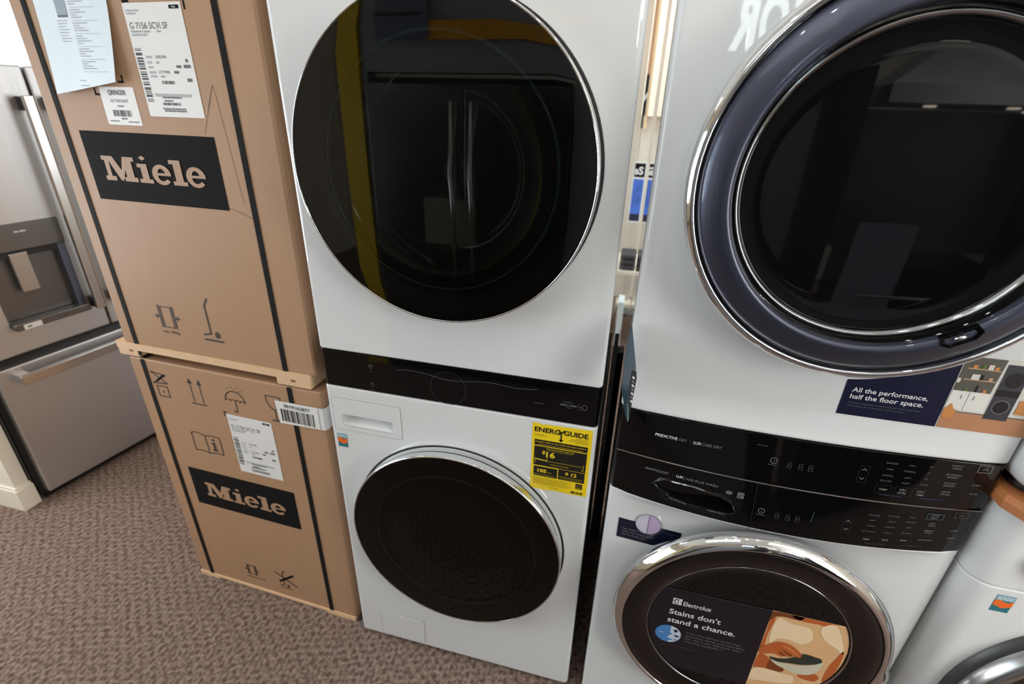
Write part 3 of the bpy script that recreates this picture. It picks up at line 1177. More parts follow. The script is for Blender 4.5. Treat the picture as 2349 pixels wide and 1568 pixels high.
def efoot(z, ins=0.0, yb=.76, r=.014, n=5, extra=0.0):
    pts = []
    x0, x1 = EX0 + ins, EX1 - ins
    # front, left to right
    for k in range(n + 1):
        a = pi + k * pi / 2 / n
        pts.append((x0 + r + r * math.cos(a), EY + ins + extra + r + r * math.sin(a)))
    for k in range(1, 24):
        x = x0 + r + (x1 - x0 - 2 * r) * k / 24
        pts.append((x, esurf(x, z) + ins + extra))
    for k in range(n + 1):
        a = 1.5 * pi + k * pi / 2 / n
        pts.append((x1 - r + r * math.cos(a), EY + ins + extra + r + r * math.sin(a)))
    pts += [(x1, yb), (x0, yb)]
    return pts


def esec(mb, zs, m, e=.004, extra=0.0, smooth=True, ins=0.0):
    zz = [(zs[0], e), (zs[0] + e * .3, e * .3), (zs[0] + e, 0), (zs[0] + e * 1.5, 0)] + [(z, 0) for z in zs[1:-1]] + [(zs[-1] - e * 1.5, 0), (zs[-1] - e, 0), (zs[-1] - e * .3, e * .3), (zs[-1], e)]
    return mb.loft([[(x, y, z) for x, y in efoot(z, i + ins, extra=extra)] for z, i in zz], m, smooth=smooth)


b = MB(eo)
esec(b, [1.036, 1.0625, 1.09, 1.097, 1.2, 1.5, 1.8, 1.905], ENAMEL, .005)
b.build('dryer_cabinet', TE)
b = MB(eo)
esec(b, [.018, .3, .6, .72, .795, .806, .8185], ENAMEL, .0015)
b.build('washer_cabinet', TE)
b = MB(eo)
esec(b, [.9285, .96, 1.0, 1.035], BLACKG, .0012, .0005)
D = .0009
b.text('PREDICTIVE', .806, .9865, .0065, esurf, INKW, width=.044, bold=.012, d=D)
b.text('DRY', .8535, .9865, .0065, esurf, INKG, width=.0155, d=D)
b.rect(.8755, .8760, .986, .994, esurf, INKM, D)
b.text('LUX', .8820, .9865, .0065, esurf, INKW, width=.0145, bold=.012, d=D)
b.text('CARE DRY', .8975, .9865, .0065, esurf, INKG, width=.0385, d=D)
b.greek(.998, 1.018, 1.012, .0010, esurf, INKM, D)
b.arc(1.034, .984, .0062, .0062, .0013, esurf, INKG, D, n=24)
b.text('I', 1.034, .9815, .005, esurf, INKG, align='C', d=D)
b.greek(1.025, 1.041, .9735, .0013, esurf, INKM, D)
for dx in (.058, .078, .096):
    b.text('8', 1.0 + dx, .972, .015, esurf, INKX, width=.010, d=D)


def chev(mb, x, z, up, m=INKG):
    s = .0036 * (1 if up else -1)
    mb.stroke([(x - .0036, z - s / 2), (x, z + s / 2), (x + .0036, z - s / 2)], .0014, esurf, m, D)


def frame(mb, x0, x1, z0, z1, m, wd=.0006):
    mb.stroke([(x0, z0), (x1, z0), (x1, z1), (x0, z1)], wd, esurf, m, D, closed=True)


chev(b, 1.192, .995, True)
chev(b, 1.192, .975, False)
frame(b, 1.184, 1.200, .966, 1.003, INKX)
cols_u = [
    (1.234, [('SANITIZE', 1.014), ('HIGH', 1.001), ('NORMAL', .987), ('ECO DRY', .975)], 'TEMP', .955),
    (1.268, [('MAX', 1.014), ('NORMAL', 1.001), ('LOW', .987), ('DAMP', .975)], 'DRY\nLEVEL', .959),
    (1.299, [('90', 1.016), ('60', 1.003), ('40', .989), ('20 MIN', .976)], 'DRY\nTIME', .959)]


def words(mb, st, x, z, h, m, bold=0.0):
    for i, l in enumerate(st.split('\n')):
        mb.text(l, x, z - i * h * 1.55, h, esurf, m, align='C', bold=bold, d=D)


for x, lst, bt_, zz in cols_u:
    for s_, z in lst:
        words(b, s_, x, z, .0034, INKM)
    words(b, bt_, x, zz, .0044, INKG, .008)
    frame(b, x - .014, x + .014, .9485, .967, INKX, .0004)
b.stroke([(1.232, .9455), (1.268, .9455)], .0010, esurf, INKB, D)
b.stroke([(1.300, .9475), (1.342, .9475)], .0010, esurf, INKB, D)
for s_, z in (('PERFECT\nSTEAM', 1.024), ('EXTENDED\nREFRESH', 1.004), ('INSTANT\nREFRESH', .985), ('DRYER\nSOUND', .965)):
    words(b, s_, 1.341, z, .0036, INKG)
frame(b, 1.376, 1.398, 1.017, 1.032, INKG, .0011)
b.text('ON', 1.387, 1.022, .0045, esurf, INKG, align='C', d=D)
words(b, 'START', 1.386, .986, .0036, INKG)
words(b, 'PAUSE', 1.388, .966, .0036, INKG)
b.build('dryer_control_panel', TE, 'upper black control panel, bowed forward')
b = MB(eo)
esec(b, [.8195, .85, .89, .9270], BLACKG, .0012, .0005)
b.text('SMARTBOOST', .797, .899, .0058, esurf, INKG, width=.049, bold=.005, d=D)
b.rect(.8545, .8550, .898, .905, esurf, INKM, D)
b.text('LUX', .8620, .8985, .0060, esurf, INKW, width=.0135, bold=.012, d=D)
b.text('CARE PLUS WASH', .8765, .8975, .0060, esurf, INKG, width=.068, d=D)
b.disc(.968, .892, .0065, .0045, esurf, INKM, D)
b.rect(.984, .997, .884, .898, esurf, INKM, D)
b.stroke([(.986, .888), (.995, .893)], .0012, esurf, BLACKP, D + .0004)
b.arc(1.035, .866, .0058, .0058, .0013, esurf, INKG, D, n=24)
b.text('I', 1.035, .8635, .005, esurf, INKG, align='C', d=D)
b.greek(1.026, 1.044, .8555, .0013, esurf, INKM, D)
for dx in (.060, .080, .098):
    b.text('8', 1.0 + dx, .854, .015, esurf, INKX, width=.010, d=D)
b.stroke([(1.128, .862), (1.130, .884)], .0012, esurf, INKT, D)
chev(b, 1.194, .876, True)
chev(b, 1.194, .857, False)
frame(b, 1.186, 1.202, .848, .884, INKX)
for x, lst, bt_ in ((1.236, [('SANITIZE', .895), ('HOT', .883), ('WARM', .870), ('ECO COLD', .857)], 'TEMP'),
                    (1.271, [('MAX SOIL', .898), ('HEAVY', .885), ('NORMAL', .872), ('LIGHT', .858)], 'SOIL'),
                    (1.304, [('MAX', .900), ('MEDIUM', .888), ('LOW', .875), ('NO SPIN', .861)], 'SPIN')):
    for s_, z in lst:
        words(b, s_, x, z, .0034, INKM)
    words(b, bt_, x, .837 + (x - 1.236) * .08, .0042, INKG, .008)
    frame(b, x - .014, x + .014, .8325, .846, INKX, .0004)
b.stroke([(1.236, .8295), (1.271, .8300)], .0009, esurf, INKD, D)
b.stroke([(1.304, .8325), (1.342, .8340)], .0009, esurf, INKD, D)
frame(b, 1.328, 1.357, .901, .914, INKT, .0013)
words(b, 'STEAM\nDELAY', 1.342, .9085, .0034, INKG)
for s_, z in (('FAST\nWASH', .889), ('PERFECT\nSTEAM', .871), ('STAIN SOAK', .848)):
    words(b, s_, 1.343, z, .0034, INKG)
frame(b, 1.376, 1.400, .908, .921, INKD, .0009)
b.text('ON', 1.388, .912, .0042, esurf, INKM, align='C', d=D)
words(b, 'START', 1.388, .875, .0034, INKG)
words(b, 'PAUSE', 1.388, .856, .0034, INKG)
wp = b.build('washer_control_panel', TE, 'lower black control panel with the detergent drawer')
# finger recess of the drawer
c = MB(eo)
rc = [(.812, .866), (.830, .878), (.900, .880), (.955, .872), (.985, .862), (.996, .842), (.985, .836), (.900, .834), (.850, .841), (.822, .852)]
c.loft([[(x, -.12, z) for x, z in rc], [(x * 1.0 + (.9 - x) * .12, -.036, z + (.855 - z) * .1 + .006) for x, z in rc]], BLACKG)
cut(wp, c.build('c', TE))
b = MB(eo)
b.stroke([(x, z) for x, z in ((1.016, .9265), (1.019, .87), (1.020, .8200))], .0016, esurf, mat('seam_dark', (0.001, 0.001, 0.001), .6), .0009)
b.build('drawer_gap', wp)
b = MB(eo)
xs = [EX0 + .004 + (EX1 - EX0 - .008) * k / 40 for k in range(41)]
b.loft([[(x, esurf(x, .9278) - .0006, .9267), (x, esurf(x, .9278) - .0018, .9274), (x, esurf(x, .9278) - .0018, .9288), (x, esurf(x, .9278) - .0006, .9295), (x, esurf(x, .9278) + .004, .9278)] for x in xs], mat('bronze_trim', (.30, .27, .26), .25, 1.0))
b.build('panel_trim', TE, 'thin bronze trim line between the panels')
for fx in (EX0 + .06, EX1 - .06):
    for fy in (.05, .68):
        b = MB(eo)
        b.loft([[(fx + .022 * math.cos(a * pi / 8), fy + .022 * math.sin(a * pi / 8), z) for a in range(16)] for z in (0, .02)], RUBBER)
        b.build('foot', TE)

# dryer door
DCX, DCZ = 1.080, 1.503
b = MB(eo)
b.lathe(DCX, DCZ, [(.276, -.022), (.286, -.036), (.296, -.042), (.3015, -.055), (.3025, -.072), (.300, -.086), (.294, -.094), (.2885, -.0955), (.2855, -.093), (.2840, -.086)], CHROME)
dd = b.build('dryer_door', TE, 'round dryer door, chrome outer rim')
b = MB(eo)
b.lathe(DCX, DCZ, [(.2845, -.0855), (.2815, -.086), (.281, -.0865)], BLACKG)
b.lathe(DCX, DCZ, [(.281, -.0865), (.278, -.091), (.270, -.0965), (.260, -.101), (.250, -.105), (.242, -.1065), (.237, -.1055), (.2335, -.101), (.2315, -.094)], BLUEM)
b.build('door_ring', dd, 'blue-grey metallic ring')
b = MB(eo)
b.lathe(DCX, DCZ, [(.2315, -.094), (.229, -.084), (.2265, -.079)], BLACKG)
b.lathe(DCX, DCZ, [(.2265, -.079), (.2245, -.0815), (.2215, -.080), (.2175, -.0715)], CHROMED)
b.build('inner_bezel', dd)
b = MB(eo)
b.lathe(DCX, DCZ, [(.2175, -.0715), (.2155, -.0705), (.18, -.0720), (.10, -.0745), (.002, -.0755)], BLACKG, cap_end=True)
b.lathe(DCX, DCZ, [(.283, -.026), (.002, -.026)], BLACKP)
b.build('door_glass', dd, 'black glass window of the dryer door')
b = MB(eo)
# pocket latch on the ring, lower right
a = math.radians(-57)
hx, hz = DCX + .238 * math.cos(a), DCZ + .238 * math.sin(a)
tx, tz = -math.sin(a), math.cos(a)
nx_, nz_ = math.cos(a), math.sin(a)
pts = []
for u, v in ((-.024, -.010), (.026, -.010), (.030, .004), (.018, .012), (-.018, .012), (-.026, .004)):
    pts.append((hx + tx * u + nx_ * v, hz + tz * u + nz_ * v))
b.loft([[(x, -.100, z) for x, z in pts], [(x, -.1085, z) for x, z in pts], [(hx + (x - hx) * .8, -.1088, hz + (z - hz) * .8) for x, z in pts], [(hx + (x - hx) * .7, -.104, hz + (z - hz) * .7) for x, z in pts]], BLACKG)
b.tube([(hx - tx * .008, -.108, hz - tz * .008), (hx + tx * .006, -.110, hz + tz * .006)], .003, CHROME)
b.build('door_latch', dd, 'glossy black latch pocket on the ring')

# washer door with side grip
WCX, WCZ = 1.076, .500
b = MB(eo)
n = 120


def rr(a):
    """outer rim radius; swells into the grip at the right"""
    d_ = abs((a + pi) % (2 * pi) - pi + math.radians(16))
    t_ = max(0.0, 1 - max(0.0, d_ - .16) / .16)
    t_ = t_ * t_ * (3 - 2 * t_)
    return .0165 * t_


rings = []
for r_, y_, g in ((.2985, -.0515, 1), (.3010, -.053, 1), (.3015, -.058, 1), (.3010, -.063, 1), (.297, -.073, .85), (.288, -.082, .4), (.281, -.0865, 0), (.2765, -.0855, 0), (.2755, -.080, 0)):
    rings.append([(WCX + (r_ + g * rr(2 * pi * k / n)) * math.cos(2 * pi * k / n), y_, WCZ + (r_ + g * rr(2 * pi * k / n)) * math.sin(2 * pi * k / n)) for k in range(n)])
b.loft(rings, CHROME, False, False, True)
wd_ = b.build('washer_door', TE, 'round washer door, wide chrome rim with side grip')
b = MB(eo)
b.lathe(WCX, WCZ, [(.2755, -.080), (.272, -.0835), (.255, -.0845), (.235, -.082), (.222, -.076), (.2185, -.0725)], BROWNG)
b.lathe(WCX, WCZ, [(.285, -.022), (.002, -.022)], BLACKP)
b.build('door_ring', wd_, 'brown-black ring')
b = MB(eo)
b.lathe(WCX, WCZ, [(.2185, -.0725), (.2165, -.0705), (.19, -.0700), (.002, -.0700)], BLACKG, cap_end=True)
b.lathe(WCX, WCZ, [(.2195, -.0735), (.2185, -.0755), (.2170, -.0735), (.2165, -.0710)], CHROMED)
b.build('door_glass', wd_, 'black glass window of the washer door')
b = MB(eo)
rings = []
for r_, y_, g in ((.252, -.016, 0), (.262, -.034, .3), (.284, -.046, .9), (.2995, -.052, 1)):
    rings.append([(WCX + (r_ + g * rr(2 * pi * k / n)) * math.cos(2 * pi * k / n), y_, WCZ + (r_ + g * rr(2 * pi * k / n)) * math.sin(2 * pi * k / n)) for k in range(n)])
b.loft(rings, RUBBER, False, False, True)  # black rear ring, shade under the door edge put into its colour
b.build('dark_gap_gasket', wd_)

# film sticker on the washer glass
SR = .2135
st = flat(-.0702)
b = MB(eo)


def circ_clip(x0, x1, ztop, n=40):
    """part of the disc between x0 and x1 below ztop"""
    up, dn = [], []
    for k in range(n + 1):
        x = x0 + (x1 - x0) * k / n
        hh = math.sqrt(max(0.0, SR * SR - (x - WCX) ** 2))
        up.append((x, min(ztop, WCZ + hh)))
        dn.append((x, max(WCZ - hh, .330)))
    vs = [(x, st(x, z) - .0005, z) for x, z in up] + [(x, st(x, z) - .0005, z) for x, z in dn]
    fs = [(k, k + 1, n + 2 + k, n + 1 + k) for k in range(n)]
    return vs, fs


vs, fs = circ_clip(WCX - SR + .001, 1.116, .603)
b.add(vs, fs, DNAVY)
b.stroke([(.893, .6025), (1.116, .6015)], .0014, st, INKD, .0012)
D2 = .0013
b.rect(.9080, .9280, .5530, .5730, st, INKW, D2)
b.disc(.918, .563, .0082, .0082, st, DNAVY, D2 + .0004)
b.poly([(.9105, .563), (.9185, .570), (.9185, .556)], st, INKW, D2 + .0008)
b.poly([(.9205, .571), (.9245, .568), (.9245, .558), (.9205, .555)], st, INKW, D2 + .0008)
b.text('Electrolux', .932, .5535, .0140, st, INKW, width=.062, bold=.01, d=D2)
b.text("Stains don't", .9055, .5185, .0165, st, INKW, width=.116, bold=.012, d=D2)
b.text('stand a chance.', .9055, .4900, .0165, st, INKW, width=.153, bold=.012, d=D2)
BL1 = mat('sticker_sky_blue', rgb(74, 134, 200), .35)
BL2 = mat('sticker_foam', rgb(198, 212, 228), .4)
b.disc(.914, .447, .0300, .0300, st, BL1, D2)
b.poly([(.914 + .03 * math.cos(a_), .447 + .03 * math.sin(a_)) for a_ in [(-1.45 + k * .145) for k in range(21)]], st, BL2, D2 + .0003)
q = random.Random(3)
for k in range(11):
    b.disc(.920 + q.uniform(-.006, .016), .447 + q.uniform(-.020, .020), q.uniform(.003, .006), q.uniform(.002, .005), st, (BL1, NAVY, BL2)[k % 3], D2 + .0005 + k * .00002, n=12)
b.greek(.893, .905, .447, .0022, st, BL2, D2 + .0003)
for k, l in enumerate(('Only SmartBoost technology', 'premixes water and detergent', 'for the most effective stain', 'removal available.*')):
    b.text(l, .955, .4615 - k * .0102, .0052, st, INKG, width=(.124, .134, .128, .086)[k], d=D2)
b.greek(.902, .985, .4075, .0022, st, INKD, D2)
b.greek(.904, .915, .402, .0022, st, INKD, D2)
b.build('promo_film', wd_, 'dark promotional film on the washer glass')
# printed picture: cream shirt, hands dipping a cloth in a bowl
b = MB(eo)
PX0 = 1.1165
PCR = mat('picture_cream', rgb(222, 178, 130), .4, noise=.10, nscale=22)
PCL = mat('picture_light', rgb(240, 214, 176), .4, noise=.06, nscale=30)
POR = mat('picture_skin', rgb(186, 96, 46), .4, noise=.10, nscale=40)
PDK = mat('picture_shadow', rgb(120, 62, 26), .4, noise=.12, nscale=30)
PGR = mat('picture_green_cloth', rgb(46, 50, 44), .4)
PWH = mat('picture_bowl', rgb(206, 200, 178), .4)
vs, fs = circ_clip(PX0, WCX + SR - .001, .603)
b.add(vs, fs, PCR)


def inside(pts):
    out = []
    for x, z in pts:
        x = max(x, PX0)
        d_ = math.hypot(x - WCX, z - WCZ)
        if d_ > SR - .001:
            f_ = (SR - .001) / d_
            x, z = WCX + (x - WCX) * f_, WCZ + (z - WCZ) * f_
        out.append((x, min(max(z, .331), .6025)))
    return out


def soft(pts, k=4):
    """closed smooth curve through the points"""
    out, n_ = [], len(pts)
    for i in range(n_):
        p0, p1, p2, p3 = (Vector(pts[(i + j - 1) % n_]) for j in range(4))
        for t_ in range(k):
            t = t_ / k
            out.append(tuple(.5 * (2 * p1 + (p2 - p0) * t + (2 * p0 - 5 * p1 + 4 * p2 - p3) * t * t + (3 * p1 - p0 - 3 * p2 + p3) * t ** 3)))
    return out


def pp(pts, m, lv):
    b.poly(inside(soft(pts)), st, m, .0008 + lv * .00012)


PFI = mat('picture_finger', rgb(208, 118, 62), .4)
pp([(1.1156, 0.6008), (1.1777, 0.6099), (1.1765, 0.5917), (1.1592, 0.5901), (1.1412, 0.5908), (1.1248, 0.5847), (1.1171, 0.5721)], PDK, 1)
pp([(1.1565, 0.6012), (1.1844, 0.6066), (1.2358, 0.6184), (1.2476, 0.6063), (1.2348, 0.5908), (1.2060, 0.5906), (1.1770, 0.5895)], POR, 1)
pp([(1.1180, 0.5749), (1.1272, 0.5807), (1.1235, 0.5243), (1.1247, 0.4780), (1.1175, 0.4751), (1.1185, 0.5326)], POR, 1)
pp([(1.1313, 0.5823), (1.1631, 0.5745), (1.1988, 0.5733), (1.2135, 0.5392), (1.1954, 0.5168), (1.1699, 0.5220), (1.1465, 0.5179), (1.1357, 0.4982), (1.1285, 0.5160)], PCL, 2)
pp([(1.2200, 0.5813), (1.2437, 0.6000), (1.2675, 0.5605), (1.2815, 0.5159), (1.2633, 0.5288), (1.2348, 0.5476)], PCL, 2)
pp([(1.2803, 0.5256), (1.2840, 0.4859), (1.2799, 0.4361), (1.2661, 0.4081), (1.2652, 0.4567), (1.2722, 0.4966)], POR, 2)
pp([(1.1192, 0.4490), (1.1297, 0.4560), (1.1477, 0.4392), (1.1503, 0.4073), (1.1309, 0.3933), (1.1186, 0.4049)], POR, 1)
pp([(1.1480, 0.4448), (1.1664, 0.4335), (1.1820, 0.4209), (1.1787, 0.4084), (1.1631, 0.4072), (1.1462, 0.4111)], PDK, 3)
pp([(1.1197, 0.3998), (1.1503, 0.4073), (1.1799, 0.4034), (1.2052, 0.4033), (1.2057, 0.3754), (1.1508, 0.3623), (1.1156, 0.3582)], PCL, 2)
pp([(1.2140, 0.4182), (1.2323, 0.4196), (1.2418, 0.4304), (1.2567, 0.4204), (1.2517, 0.4044), (1.2337, 0.4019), (1.2171, 0.4058)], POR, 4)
pp([(1.1445, 0.4530), (1.1618, 0.4532), (1.1844, 0.4626), (1.2037, 0.4838), (1.2147, 0.4884), (1.2335, 0.4857), (1.2462, 0.4831), (1.2482, 0.4697), (1.2340, 0.4605), (1.2122, 0.4502), (1.1855, 0.4453), (1.1644, 0.4419), (1.1483, 0.4438)], PGR, 5)
pp([(1.1464, 0.4452), (1.1647, 0.4409), (1.1892, 0.4431), (1.2128, 0.4477), (1.2345, 0.4586), (1.2491, 0.4722), (1.2532, 0.4702), (1.2517, 0.4509), (1.2446, 0.4316), (1.2292, 0.4194), (1.2084, 0.4158), (1.1849, 0.4222), (1.1641, 0.4298)], PWH, 6)
pp([(1.1175, 0.4751), (1.1311, 0.4911), (1.1489, 0.5076), (1.1700, 0.5092), (1.1912, 0.4971), (1.2048, 0.4817), (1.2022, 0.4716), (1.1876, 0.4746), (1.1836, 0.4660), (1.1708, 0.4676), (1.1663, 0.4604), (1.1494, 0.4658), (1.1291, 0.4585), (1.1178, 0.4593)], POR, 7)
pp([(1.1600, 0.5000), (1.1756, 0.4985), (1.1942, 0.4852), (1.2033, 0.4758), (1.1926, 0.4793), (1.1746, 0.4903)], PFI, 8)
pp([(1.1616, 0.4866), (1.1769, 0.4807), (1.1880, 0.4731), (1.1857, 0.4701), (1.1716, 0.4770)], PDK, 9)
pp([(1.1557, 0.4789), (1.1679, 0.4733), (1.1754, 0.4679), (1.1728, 0.4658), (1.1626, 0.4696)], PDK, 9)
b.build('promo_picture', wd_, 'printed picture of hands over a bowl')

# navy sticker left above the washer door
b = MB(eo)
bs = lambda x, z: esurf(x, z)
def lower_edge(x):
    pts = ((.760, .678), (.846, .6765), (.858, .687), (.872, .698), (.888, .708), (.901, .7155))
    for (a_, c_), (e_, f_) in zip(pts[:-1], pts[1:]):
        if x <= e_:
            return c_ + (f_ - c_) * (x - a_) / (e_ - a_)
    return pts[-1][1]


xs_ = [.760 + .141 * k / 24 for k in range(25)]
rows_ = []
for j in range(5):
    rows_.append([(x, (lower_edge(x) + ((.7375 - .004 * (x - .76) / .141) - lower_edge(x)) * j / 4)) for x in xs_])
b.add([(x, bs(x, z) - .0009, z) for rw in rows_ for x, z in rw], [(j * 25 + k, j * 25 + k + 1, j * 25 + k + 26, j * 25 + k + 25) for j in range(4) for k in range(24)], NAVY)
b.disc(.8265, .7375, .0285, .0290, bs, mat('sticker_lilac', rgb(204, 200, 218), .4), .0018)
b.poly([(.8275 + .0270 * math.cos(t_ * pi / 16 - pi / 2), .7375 + .0272 * math.sin(t_ * pi / 16 - pi / 2)) for t_ in range(17)], bs, mat('sticker_mauve', rgb(186, 166, 200), .4, noise=.08, nscale=60), .0021)
b.arc(.8265, .7375, .0285, .0290, .0011, bs, INKM, .0024, n=40)
b.stroke([(.8265, .7655), (.8265, .7095)], .0011, bs, INKM, .0025)
for k, l in enumerate(('Daily Whites™ keeps whites', 'whiter than bleach, giving', 'fabrics a longer life.')):
    b.text(l, .770, .7060 - k * .0085, .0048, bs, INKG, width=(.075, .072, .055)[k], bold=.01, d=.0014)
b.greek(.768, .797, .7235, .0018, bs, INKD, .0014)
b.greek(.855, .895, .7215, .0018, bs, INKD, .0014)
b.greek(.770, .782, .6815, .0018, bs, INKD, .0014)
b.build('whitening_sticker', TE, 'small navy sticker with a lilac disc')

# promotional card between dryer door and panels
b = MB(eo)
AR = .3345


def arcx(x):
    return DCZ - math.sqrt(max(0, AR * AR - (x - DCX) ** 2))


top1 = [(1.119 + (1.281 - 1.119) * k / 14, arcx(1.119 + (1.281 - 1.119) * k / 14)) for k in range(15)]
nc = 14
vs = [(x, esurf(x, z) - .0007, z) for x, z in top1] + [(x, esurf(x, 1.098) - .0007, 1.098) for x, z in top1]
b.add(vs, [(k, k + 1, nc + 2 + k, nc + 1 + k) for k in range(nc)], mat('navy_card', rgb(22, 26, 52), .3))
xa = [1.281 + (1.421 - 1.281) * k / 10 for k in range(11)]
zt_ = lambda x: min(arcx(x), 1.2430) if x < 1.294 else 1.2430
PW = mat('card_wall_white', rgb(214, 214, 208), .35)
vs = [(x, esurf(x, zt_(x)) - .0007, zt_(x)) for x in xa] + [(x, esurf(x, 1.098) - .0007, 1.098) for x in xa]
b.add(vs, [(k, k + 1, 12 + k, 11 + k) for k in range(10)], PW)
cs = esurf
PTA = mat('card_taupe', rgb(92, 90, 82), .35)
PFL = mat('card_wood_floor', rgb(184, 132, 98), .35, noise=.08, nscale=60)
PSH = mat('card_shelf', rgb(198, 160, 126), .35)
PCH = mat('card_charcoal', rgb(58, 58, 66), .35)
PCD = mat('card_dark', rgb(28, 24, 26), .35)
PGN = mat('card_green', rgb(92, 116, 62), .35)
POG = mat('card_orange', rgb(204, 138, 78), .35)
D3 = .0012
b.poly([(1.2825, 1.2345), (1.2945, 1.2415), (1.341, 1.2415), (1.3385, 1.1760), (1.2825, 1.1760)], cs, PTA, D3)
b.rect(1.290, 1.338, 1.219, 1.221, cs, PSH, D3 + .0003)
b.rect(1.290, 1.338, 1.198, 1.200, cs, PSH, D3 + .0003)
for x, z, w_, h_, m_ in ((1.296, 1.221, .007, .006, POG), (1.309, 1.221, .006, .008, PGN), (1.318, 1.221, .008, .009, PW), (1.328, 1.221, .006, .006, POG), (1.300, 1.200, .012, .010, PW), (1.314, 1.200, .004, .010, PCD), (1.326, 1.200, .006, .006, PSH), (1.298, 1.1765, .006, .005, PGN), (1.314, 1.1765, .003, .013, PCD), (1.326, 1.1765, .005, .006, POG)):
    b.rect(x, x + w_, z, z + h_, cs, m_, D3 + .0006)
b.rect(1.2825, 1.341, 1.139, 1.1755, cs, mat('card_cabinet', rgb(228, 226, 220), .35), D3 + .0001)
for x in (1.2985, 1.3175):
    b.rect(x, x + .001, 1.160, 1.168, cs, PTA, D3 + .0004)
b.rect(1.3090, 1.3095, 1.139, 1.1755, cs, PTA, D3 + .0004)
b.rect(1.2825, 1.4205, 1.0985, 1.1330, cs, PFL, D3)
b.rect(1.2825, 1.4205, 1.1330, 1.1350, cs, PTA, D3)
b.rect(1.3450, 1.3800, 1.1270, 1.2340, cs, PCH, D3 + .0004)
b.disc(1.3630, 1.2060, .0130, .0150, cs, PCD, D3 + .0007)
b.rect(1.3450, 1.3800, 1.1740, 1.1860, cs, PCD, D3 + .0006)
b.disc(1.3620, 1.1530, .0130, .0140, cs, mat('card_ring', rgb(108, 110, 116), .3), D3 + .0007)
b.disc(1.3620, 1.1530, .0112, .0122, cs, PCD, D3 + .0010)
b.poly([(1.2825, 1.1380), (1.290, 1.1500), (1.297, 1.1380), (1.301, 1.1380), (1.300, 1.1230), (1.288, 1.1180), (1.2825, 1.1230)], cs, POG, D3 + .0006)
b.rect(1.386, 1.4205, 1.142, 1.170, cs, POG, D3 + .0004)
b.disc(1.284, 1.1960, .0030, .0050, cs, PW, D3 + .0009, n=12)
b.text('All the performance,', 1.1320, 1.1475, .0095, cs, INKW, width=.121, bold=.012, d=D3)
b.text('half the floor space.', 1.1320, 1.1335, .0095, cs, INKW, width=.118, bold=.012, d=D3)
b.text('Our fully integrated, vertically stacked washer and dryer', 1.1320, 1.1232, .0034, cs, INKM, width=.118, d=D3)
b.text('tower allows you to do more with your space.', 1.1325, 1.1170, .0034, cs, INKM, width=.094, d=D3)
b.build('promo_card', TE, 'navy promotional card with a laundry room picture')

# folded hang tag sticking out at the left edge
t = root('hang_tag', (.728, -.03, 1.03), 'dark teal folded tag hanging at the left edge of the right tower', 'tag')
to = (-.728, .03, -1.03)
b = MB(to)


def leaf(mb, pts, m, th=.0006):
    P_ = [Vector(p) for p in pts]
    nrm = (P_[1] - P_[0]).cross(P_[2] - P_[0]).normalized() * th
    n_ = len(P_)
    mb.add(P_ + [p + nrm for p in P_], [list(range(n_)), [n_ + k for k in range(n_)][::-1]] + [(k, (k + 1) % n_, n_ + (k + 1) % n_, n_ + k) for k in range(n_)], m)


TT = mat('tag_teal', rgb(40, 62, 76), .35)
TK = mat('tag_charcoal', rgb(52, 52, 54), .4)
TP = mat('tag_pale_teal', rgb(110, 136, 140), .4)
leaf(b, [(.7255, -.028, 1.228), (.7280, -.036, 1.228), (.7440, -.100, 1.172), (.7440, -.100, 1.150), (.7395, -.100, 1.058), (.7250, -.045, 1.092), (.7215, -.028, 1.150)], TT)
b.build('back_leaf', t, 'dark teal back leaf')
b = MB(to)
leaf(b, [(.7375, -.098, 1.166), (.7455, -.104, 1.168), (.7478, -.104, 1.154), (.7450, -.103, 1.058), (.7430, -.101, 1.057), (.7360, -.096, 1.100)], TK)
for k in range(7):
    z = 1.158 - k * .0085
    x = .7405 + .0004 * k
    b.add([(x, -.1048, z), (x + .0042, -.1062, z - .002), (x + .0040, -.1062, z - .0065), (x - .0002, -.1048, z - .0045)], [(0, 1, 2, 3)], INKG if k % 2 else INKW)
leaf(b, [(.7380, -.1035, 1.098), (.7400, -.1045, 1.092), (.7445, -.105, 1.062), (.7425, -.104, 1.056)], TP)
b.build('front_leaf', t, 'charcoal front leaf with white print')

# ------------------------------------------------------------------ machines at the right edge
RX0 = 1.433
RW = .686
TR = root('front_load_washer', (RX0 + RW / 2, 0, 0), 'white front-load washer at the right edge, partly in frame, with an orange sticker', 'washer')
ro = (-(RX0 + RW / 2), 0, 0)
RY = -.062


def rsec(mb, zs, m, x0=RX0, x1=RX0 + RW, y0=RY, r=.042, e=.004, off=0.0):
    rings = []
    zz = [(zs[0], e), (zs[0] + e * .4, e * .3), (zs[0] + e, 0), (zs[0] + e * 1.5, 0), (zs[1] - e * 1.5, 0), (zs[1] - e, 0), (zs[1] - e * .4, e * .3), (zs[1], e)]
    for z, i in zz:
        rings.append([(x, y, z) for x, y in rfoot(x0, x1, y0 + off, .72, r, n=10, inset=i)])
    return mb.loft(rings, m, smooth=True)


